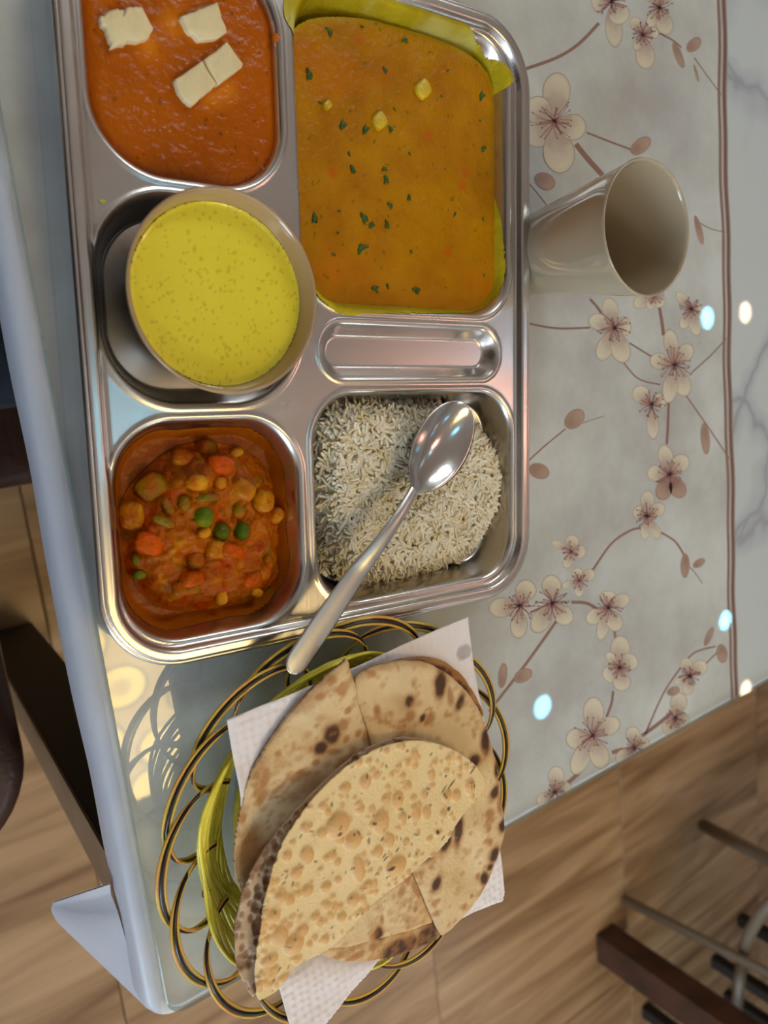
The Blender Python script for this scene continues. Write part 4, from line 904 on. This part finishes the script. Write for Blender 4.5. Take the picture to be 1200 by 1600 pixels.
# papad: folded in half, two leaves
random.seed(9)
pf = [(400, 1563), (396, 1520), (400, 1470), (408, 1410), (420, 1360), (440, 1308), (470, 1262), (505, 1222), (545, 1187), (590, 1163), (640, 1153), (680, 1159), (715, 1173), (742, 1194), (760, 1218), (757, 1236), (728, 1262), (706, 1290), (690, 1318), (655, 1342), (622, 1372), (580, 1402), (555, 1430), (527, 1462), (500, 1484), (472, 1496), (450, 1512), (434, 1543), (414, 1556)]
bub = [(525, 1287, 17, 18), (591, 1282, 13, 17), (548, 1310, 13, 13), (568, 1220, 9, 11), (537, 1230, 9, 8), (477, 1335, 10, 13), (556, 1355, 9, 20), (614, 1350, 17, 15), (603, 1310, 9, 11), (586, 1327, 8, 9), (697, 1295-53, 9, 9), (712, 1243, 9, 10), (646, 1270, 9, 12), (663, 1268, 8, 11), (735, 1229, 10, 13), (672, 1210, 7, 10), (646, 1180, 7, 12), (618, 1247, 10, 12), (600, 1247, 8, 8), (478, 1390, 9, 9), (507, 1384, 8, 8), (548, 1403, 10, 10), (457, 1473, 14, 14), (435, 1460, 12, 14), (420, 1500, 12, 9), (450, 1405, 8, 9), (461, 1363, 8, 9), (447, 1337, 7, 8), (475, 1232+60, 7, 8), (500, 1300, 8, 8), (516, 1335, 7, 7), (437, 1400, 9, 9), (424, 1430, 10, 10), (490, 1430, 8, 7), (690, 1270, 7, 7), (634, 1227, 7, 8), (660, 1240, 6, 8), (585, 1210, 7, 7), (700, 1185, 7, 6), (625, 1275, 7, 8), (560, 1262, 7, 7), (502, 1258, 7, 6), (470, 1452, 9, 9), (444, 1527, 10, 6), (508, 1412, 7, 7), (530, 1430, 8, 8), (570, 1380, 8, 8)]
for _ in range(420):
    x = random.uniform(400, 750); y = random.uniform(1165, 1540); s = random.uniform(2.5, 6.5); bub.append((x, y, s, s*random.uniform(.8, 1.25)))
for _ in range(110):
    y = random.uniform(1320, 1550); x = random.uniform(368, 432); s = random.uniform(3, 8); bub.append((x, y, s*.9, s*random.uniform(.8, 1.2)))
def papad(name, px, h, zf, parent, tone, under=False):
    P = polyw(px, h, 1); sdf = lambda x, y: sd_poly(x, y, P)+.0003*vnoise(x, y, 200, 2)
    bb = (P[:, 0].min()-.001, P[:, 0].max()+.001, P[:, 1].min()-.001, P[:, 1].max()+.001)
    kb = [(*at(x, y, h+.002)[:2], rx*.00044, ry*.00044) for x, y, rx, ry in bub]
    def bump(x, y):
        o = np.zeros_like(x)
        for cx, cy, rx, ry in kb:
            q = ((x-cx)/rx)**2+((y-cy)/ry)**2; o = np.maximum(o, np.where(q < 1, (1-q)**.6*min(rx, ry)*.55, 0))
        return o
    ze = lambda x, y: TZ+h+zf(x, y)+bump(x, y)*(1 if not under else -1)
    V, Q, n = sheet(bb, .0007, sdf, ze, .0009); x, y = V[:, 0], V[:, 1]
    b = np.clip(bump(x, y)/.0012, 0, 1); c = mixc(tone[0], tone[1], .5+.7*vnoise(x, y, 60, 3)); c = mixc(c, tone[2], b*.85)
    r = np.random.default_rng(3); pts = []
    for _ in range(80):
        i = r.integers(0, n); a = r.uniform(0, 3); s = r.uniform(.0003, .0008); pts.append((x[i], y[i], s*r.uniform(1, 3), s, a))
    c = mixc(c, c3(92, 76, 48), spots(x, y, pts, .3)*.75)
    if not under:
        pts = [(*at(a, b_, h+.002)[:2], rx*.00044, ry*.00044, -rt) for a, b_, rx, ry, rt in ((524, 1297, 3, 3, 0), (705, 1225, 9, 1.5, -.5), (693, 1232, 7, 1.2, -.6), (740, 1228, 1.6, 5, -.3), (741, 1203, 8, 1.8, -.6), (604, 1351, 5, 2, -.3), (700, 1263, 3, 3, 0), (636, 1274, 2, 2, 0), (680, 1298, 2.5, 3, 0), (435, 1515, 4, 1.5, -.5), (696, 1212, 2, 2, 0), (580, 1283, 2, 2, 0), (548, 1299, 2, 1, 0))]
        c = mixc(c, c3(70, 40, 24), spots(x, y, pts, .3)*.9)
    return mk(name, V, Q, M['papad'], parent, col=c)
pq = at(560, 1360, .06); pap = thing('papad', 'crisp pale papad folded in half, topmost on the bread, covered with round blisters', 'papad', (pq[0], pq[1], TZ+.055))
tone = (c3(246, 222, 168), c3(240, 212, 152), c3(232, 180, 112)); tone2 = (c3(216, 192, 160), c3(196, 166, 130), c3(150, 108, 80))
q0 = at(600, 1350, .068)
papad('front_leaf', pf, .0640, lambda x, y: .003*vnoise(x, y, 14, 2)*.6+.0035-60*.012*((x-q0[0])**2)*.5, pap, tone)
pb = [(398, 1563), (384, 1545), (370, 1512), (366, 1465), (372, 1420), (386, 1378), (404, 1342), (436, 1296), (478, 1247), (520, 1208), (560, 1176), (600, 1156), (640, 1150), (700, 1165), (700, 1250), (560, 1400), (450, 1500)]
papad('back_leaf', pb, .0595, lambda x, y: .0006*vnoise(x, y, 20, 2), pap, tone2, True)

# ------------------------------------------------------------------ chairs, person
def stool(name, x0, x1, y0, y1, r, z, label, mseat):
    t = thing(name, label, 'chair', ((x0+x1)/2, (y0+y1)/2, 0))
    V = []; N_ = 0
    for off, dz in ((.012, -.045), (.002, -.040), (0, -.020), (.003, -.005), (.012, 0), (.03, .002)):
        Q = rrect(x0+off, x1-off, y0+off, y1-off, r, 10); N_ = len(Q); V += [(a, b, z+dz) for a, b in Q]
    Fc = [(i*N_+k, i*N_+(k+1) % N_, (i+1)*N_+(k+1) % N_, (i+1)*N_+k) for i in range(5) for k in range(N_)]+[tuple(range(N_))[::-1], tuple(5*N_+k for k in range(N_))]
    mk('seat', V, Fc, mseat, t)
    for x in (x0+.05, x1-.05):
        for y in (y0+.05, y1-.05): G().box((x, y, (z-.045)/2), (.03, .03, z-.045), ch=.003).obj('leg', M['darkwood'], t, False)
    return t
c1 = stool('chair', -.42, .150, -.076, .33, .03, .42, 'dark brown chair the person in jeans sits on', M['seat'])
G().box((-.425, .127, .66), (.03, .40, .45), ch=.006).obj('backrest', M['darkwood'], c1, False)
for y in (-.055, .31): G().box((-.41, y, .43), (.028, .028, .02)).obj('back_post', M['darkwood'], c1, False)
c2 = stool('chair', -.36, .0625, -.392, -.10, .085, .45, 'dark brown round-cornered chair seat beside the table leg, left edge of the photo', M['seat'])

# seated person, only the lap in dark jeans is in the picture
def body():
    me = bpy.data.meshes.new('seated_body'); 
    pts = {'pelvis': (-.20, .13, .52, .11, .12), 'hipL': (-.17, .22, .515, .09, .085), 'kneeL': (.22, .26, .53, .062, .062), 'ankL': (.20, .27, .10, .045, .045), 'toeL': (.33, .28, .045, .045, .035),
           'hipR': (-.17, .055, .515, .09, .085), 'midR': (0.02, .060, .520, .080, .078), 'kneeR': (.20, .050, .525, .062, .062), 'ankR': (.18, .05, .10, .045, .045), 'toeR': (.31, .04, .045, .045, .035),
           'midL': (.02, .24, .52, .08, .078), 'waist': (-.24, .13, .70, .115, .12), 'chest': (-.22, .13, .92, .14, .10), 'neck0': (-.20, .13, 1.07, .075, .07)}
    idx = {k: i for i, k in enumerate(pts)}
    E_ = [('pelvis', 'hipL'), ('hipL', 'midL'), ('midL', 'kneeL'), ('kneeL', 'ankL'), ('ankL', 'toeL'), ('pelvis', 'hipR'), ('hipR', 'midR'), ('midR', 'kneeR'), ('kneeR', 'ankR'), ('ankR', 'toeR'), ('pelvis', 'waist'), ('waist', 'chest'), ('chest', 'neck0')]
    me.from_pydata([p[:3] for p in pts.values()], [(idx[a], idx[b]) for a, b in E_], []); me.update()
    o = bpy.data.objects.new('person', me); COL.objects.link(o)
    sk = o.modifiers.new('skin', 'SKIN'); me.skin_vertices or None
    if not me.skin_vertices: me.skin_vertices
    return o, pts
o, pts = body()
if len(o.data.skin_vertices) == 0:
    bpy.context.view_layer.objects.active = o; bpy.ops.mesh.customdata_skin_add()
for i, p in enumerate(pts.values()): o.data.skin_vertices[0].data[i].radius = (p[3]*.92, p[4]*.92)
o.data.skin_vertices[0].data[0].use_root = True
s = o.modifiers.new('sub', 'SUBSURF'); s.levels = 2; s.render_levels = 2
o.data.materials.append(M['denim'])
dg = bpy.context.evaluated_depsgraph_get(); me2 = bpy.data.meshes.new_from_object(o.evaluated_get(dg)); o.modifiers.clear(); o.data = me2
me2.polygons.foreach_set('use_smooth', np.ones(len(me2.polygons), bool))
if not me2.materials: me2.materials.append(M['denim'])
tag(o, 'person in dark blue jeans sitting at the table, only the lap in view', 'person')
def skinned(name, pts, E_, m, parent):
    me = bpy.data.meshes.new(name); me.from_pydata([p[:3] for p in pts], [], [])
    me = bpy.data.meshes.new(name); me.from_pydata([p[:3] for p in pts], E_, []); ob = bpy.data.objects.new(name, me); COL.objects.link(ob)
    ob.modifiers.new('skin', 'SKIN')
    if len(me.skin_vertices) == 0:
        bpy.context.view_layer.objects.active = ob; bpy.ops.mesh.customdata_skin_add()
    for i, p in enumerate(pts): me.skin_vertices[0].data[i].radius = (p[3], p[4])
    me.skin_vertices[0].data[0].use_root = True
    sb = ob.modifiers.new('sub', 'SUBSURF'); sb.levels = 2
    dg = bpy.context.evaluated_depsgraph_get(); nm = bpy.data.meshes.new_from_object(ob.evaluated_get(dg)); ob.modifiers.clear(); ob.data = nm
    nm.polygons.foreach_set('use_smooth', np.ones(len(nm.polygons), bool)); nm.materials.clear(); nm.materials.append(m); ob.parent = parent; return ob
M['shirt'] = mat('dark_shirt', rgb(58, 60, 66), .9, bump=(500, .001, 2)); M['skin'] = mat('skin', rgb(150, 105, 80), .5, Subsurface_Weight=.1); M['hair'] = mat('dark_hair', rgb(24, 20, 18), .6, bump=(300, .003, 4))
# shirt with both arms hanging, hands in the lap
sh = [(-.24, .13, .70, .135, .14), (-.22, .13, .92, .165, .118), (-.20, .13, 1.05, .10, .085), (-.21, -.04, 1.02, .065, .06), (-.24, -.11, .93, .058, .058), (-.26, -.13, .74, .048, .048), (-.12, -.08, .64, .036, .034),
      (-.21, .30, 1.02, .065, .06), (-.24, .37, .93, .058, .058), (-.26, .39, .74, .048, .048), (-.12, .34, .64, .036, .034)]
skinned('shirt', sh, [(0, 1), (1, 2), (2, 3), (3, 4), (4, 5), (5, 6), (2, 7), (7, 8), (8, 9), (9, 10)], M['shirt'], o)
for sg, y0, y1 in ((1, -.08, -.02), (-1, .34, .28)):
    hp = [(-.13, y0, .64, .026, .022), (-.07, y0+sg*.03, .63, .030, .018), (-.045, y0+sg*.045, .628, .034, .014)]
    he = [(0, 1), (1, 2)]
    for k, (dx, dy, L_) in enumerate(((-.012, -.024, .9), (.0, -.008, 1.0), (.003, .009, .95), (-.003, .025, .75))):
        b = len(hp); hp += [(-.035+dx*.5, y0+sg*(.045)+dy, .628, .009, .009), (-.005+dx, y0+sg*.05+dy*1.15, .628-.004, .0085, .0085), (-.005+dx+.024*L_, y0+sg*.055+dy*1.2, .612, .0075, .0075)]
        he += [(2, b), (b, b+1), (b+1, b+2)]
    b = len(hp); hp += [(-.075, y0+sg*.062, .632, .011, .011), (-.050, y0+sg*.078, .626, .0095, .0095)]; he += [(1, b), (b, b+1)]
    skinned('hand', hp, he, M['skin'], o)
hd = [(-.20, .13, 1.06, .058, .055), (-.19, .13, 1.13, .056, .056), (-.175, .13, 1.19, .070, .072), (-.175, .13, 1.26, .085, .088), (-.181, .13, 1.325, .062, .065)]
skinned('head', hd, [(0, 1), (1, 2), (2, 3), (3, 4)], M['skin'], o)
G().blob((-.198, .13, 1.285), (.098, .088, .082), n=20, m=12, noise=.02).obj('hair', M['hair'], o)
g = G()
for y in (.10, .16): g.blob((-.096, y, 1.245), (.008, .013, .008), n=10, m=8)
g.obj('eyes', mat('eye_white', rgb(200, 195, 190), .2), o)
G().blob((-.085, .13, 1.215), (.014, .011, .018), n=10, m=8).obj('nose', M['skin'], o); G().blob((-.097, .13, 1.178), (.007, .022, .006), n=10, m=8).obj('mouth', mat('lips', rgb(130, 75, 65), .4), o)


# neighbouring table: its near block leg and the chairs under it are what the picture shows at the lower right
nt_ = thing('dining_table', 'neighbouring dark brown table, its block leg standing at the lower right', 'table', (1.8, -2.0, 0))
NX0, NX1, NY0, NY1 = 1.235, 2.4, -2.5, -1.40
G().box(((NX0+NX1)/2, (NY0+NY1)/2, .732), (NX1-NX0, NY1-NY0, .036), ch=.004).obj('table_top', M['darkwood'], nt_, False)
for x in (1.243, NX1-.07):
    for y in (-1.512, NY0+.01): G().box((x+.03, y+.038, .357), (.06, .076, .714), ch=.003).obj('leg', M['darkwood'], nt_, False)
def leg_px(px, py, tx, ty, htop, r, m, root, name='leg'):
    return G().tube([at(px, py, -.75+r), at(tx, ty, htop)], [r*1.1, r], 10).obj(name, m, root)
f1 = thing('chair', 'chair with thin grey metal legs tucked under the neighbouring table, lower right corner', 'chair', tuple(at(1250, 1480, -.749)))
leg_px(975, 1405, 1250, 1546, -.33, .011, M['metal'], f1); leg_px(1100, 1290, 1280, 1385, -.33, .016, M['metal'], f1)
k1 = [at(x, y, h) for x, y, h in ((1222, 1392, -.34), (1190, 1425, -.40), (1170, 1460, -.44), (1160, 1495, -.47), (1156, 1530, -.48), (1152, 1570, -.48), (1150, 1610, -.46))]
G().tube(k1, .013, 10).obj('curved_brace', M['metal'], f1)
q1 = at(1250, 1546, -.33); q2 = at(1280, 1385, -.33)
G().box(((q1[0]+q2[0])/2+.16, (q1[1]+q2[1])/2-.04, q1[2]+.015), (.40, .40, .03), ch=.01).obj('seat', M['seat'], f1, False)
f2 = thing('chair', 'dark chair with black feet standing in the shade behind the block leg', 'chair', tuple(at(1130, 1560, -.749)))
for a in ((1000, 1578), (1108, 1500), (1128, 1556), (1150, 1436)):
    p = at(*a, -.75); G().box((p[0]+.02, p[1]-.01, .225), (.03, .03, .45), ch=.003).obj('leg', M['blackwood'], f2, False)
p = at(1000, 1578, -.75); p2 = at(1150, 1436, -.75)
G().box(((p[0]+p2[0])/2+.03, (p[1]+p2[1])/2-.02, .465), (.42, .36, .03), ch=.008).obj('seat', M['seat'], f2, False)
bpy.context.view_layer.update()
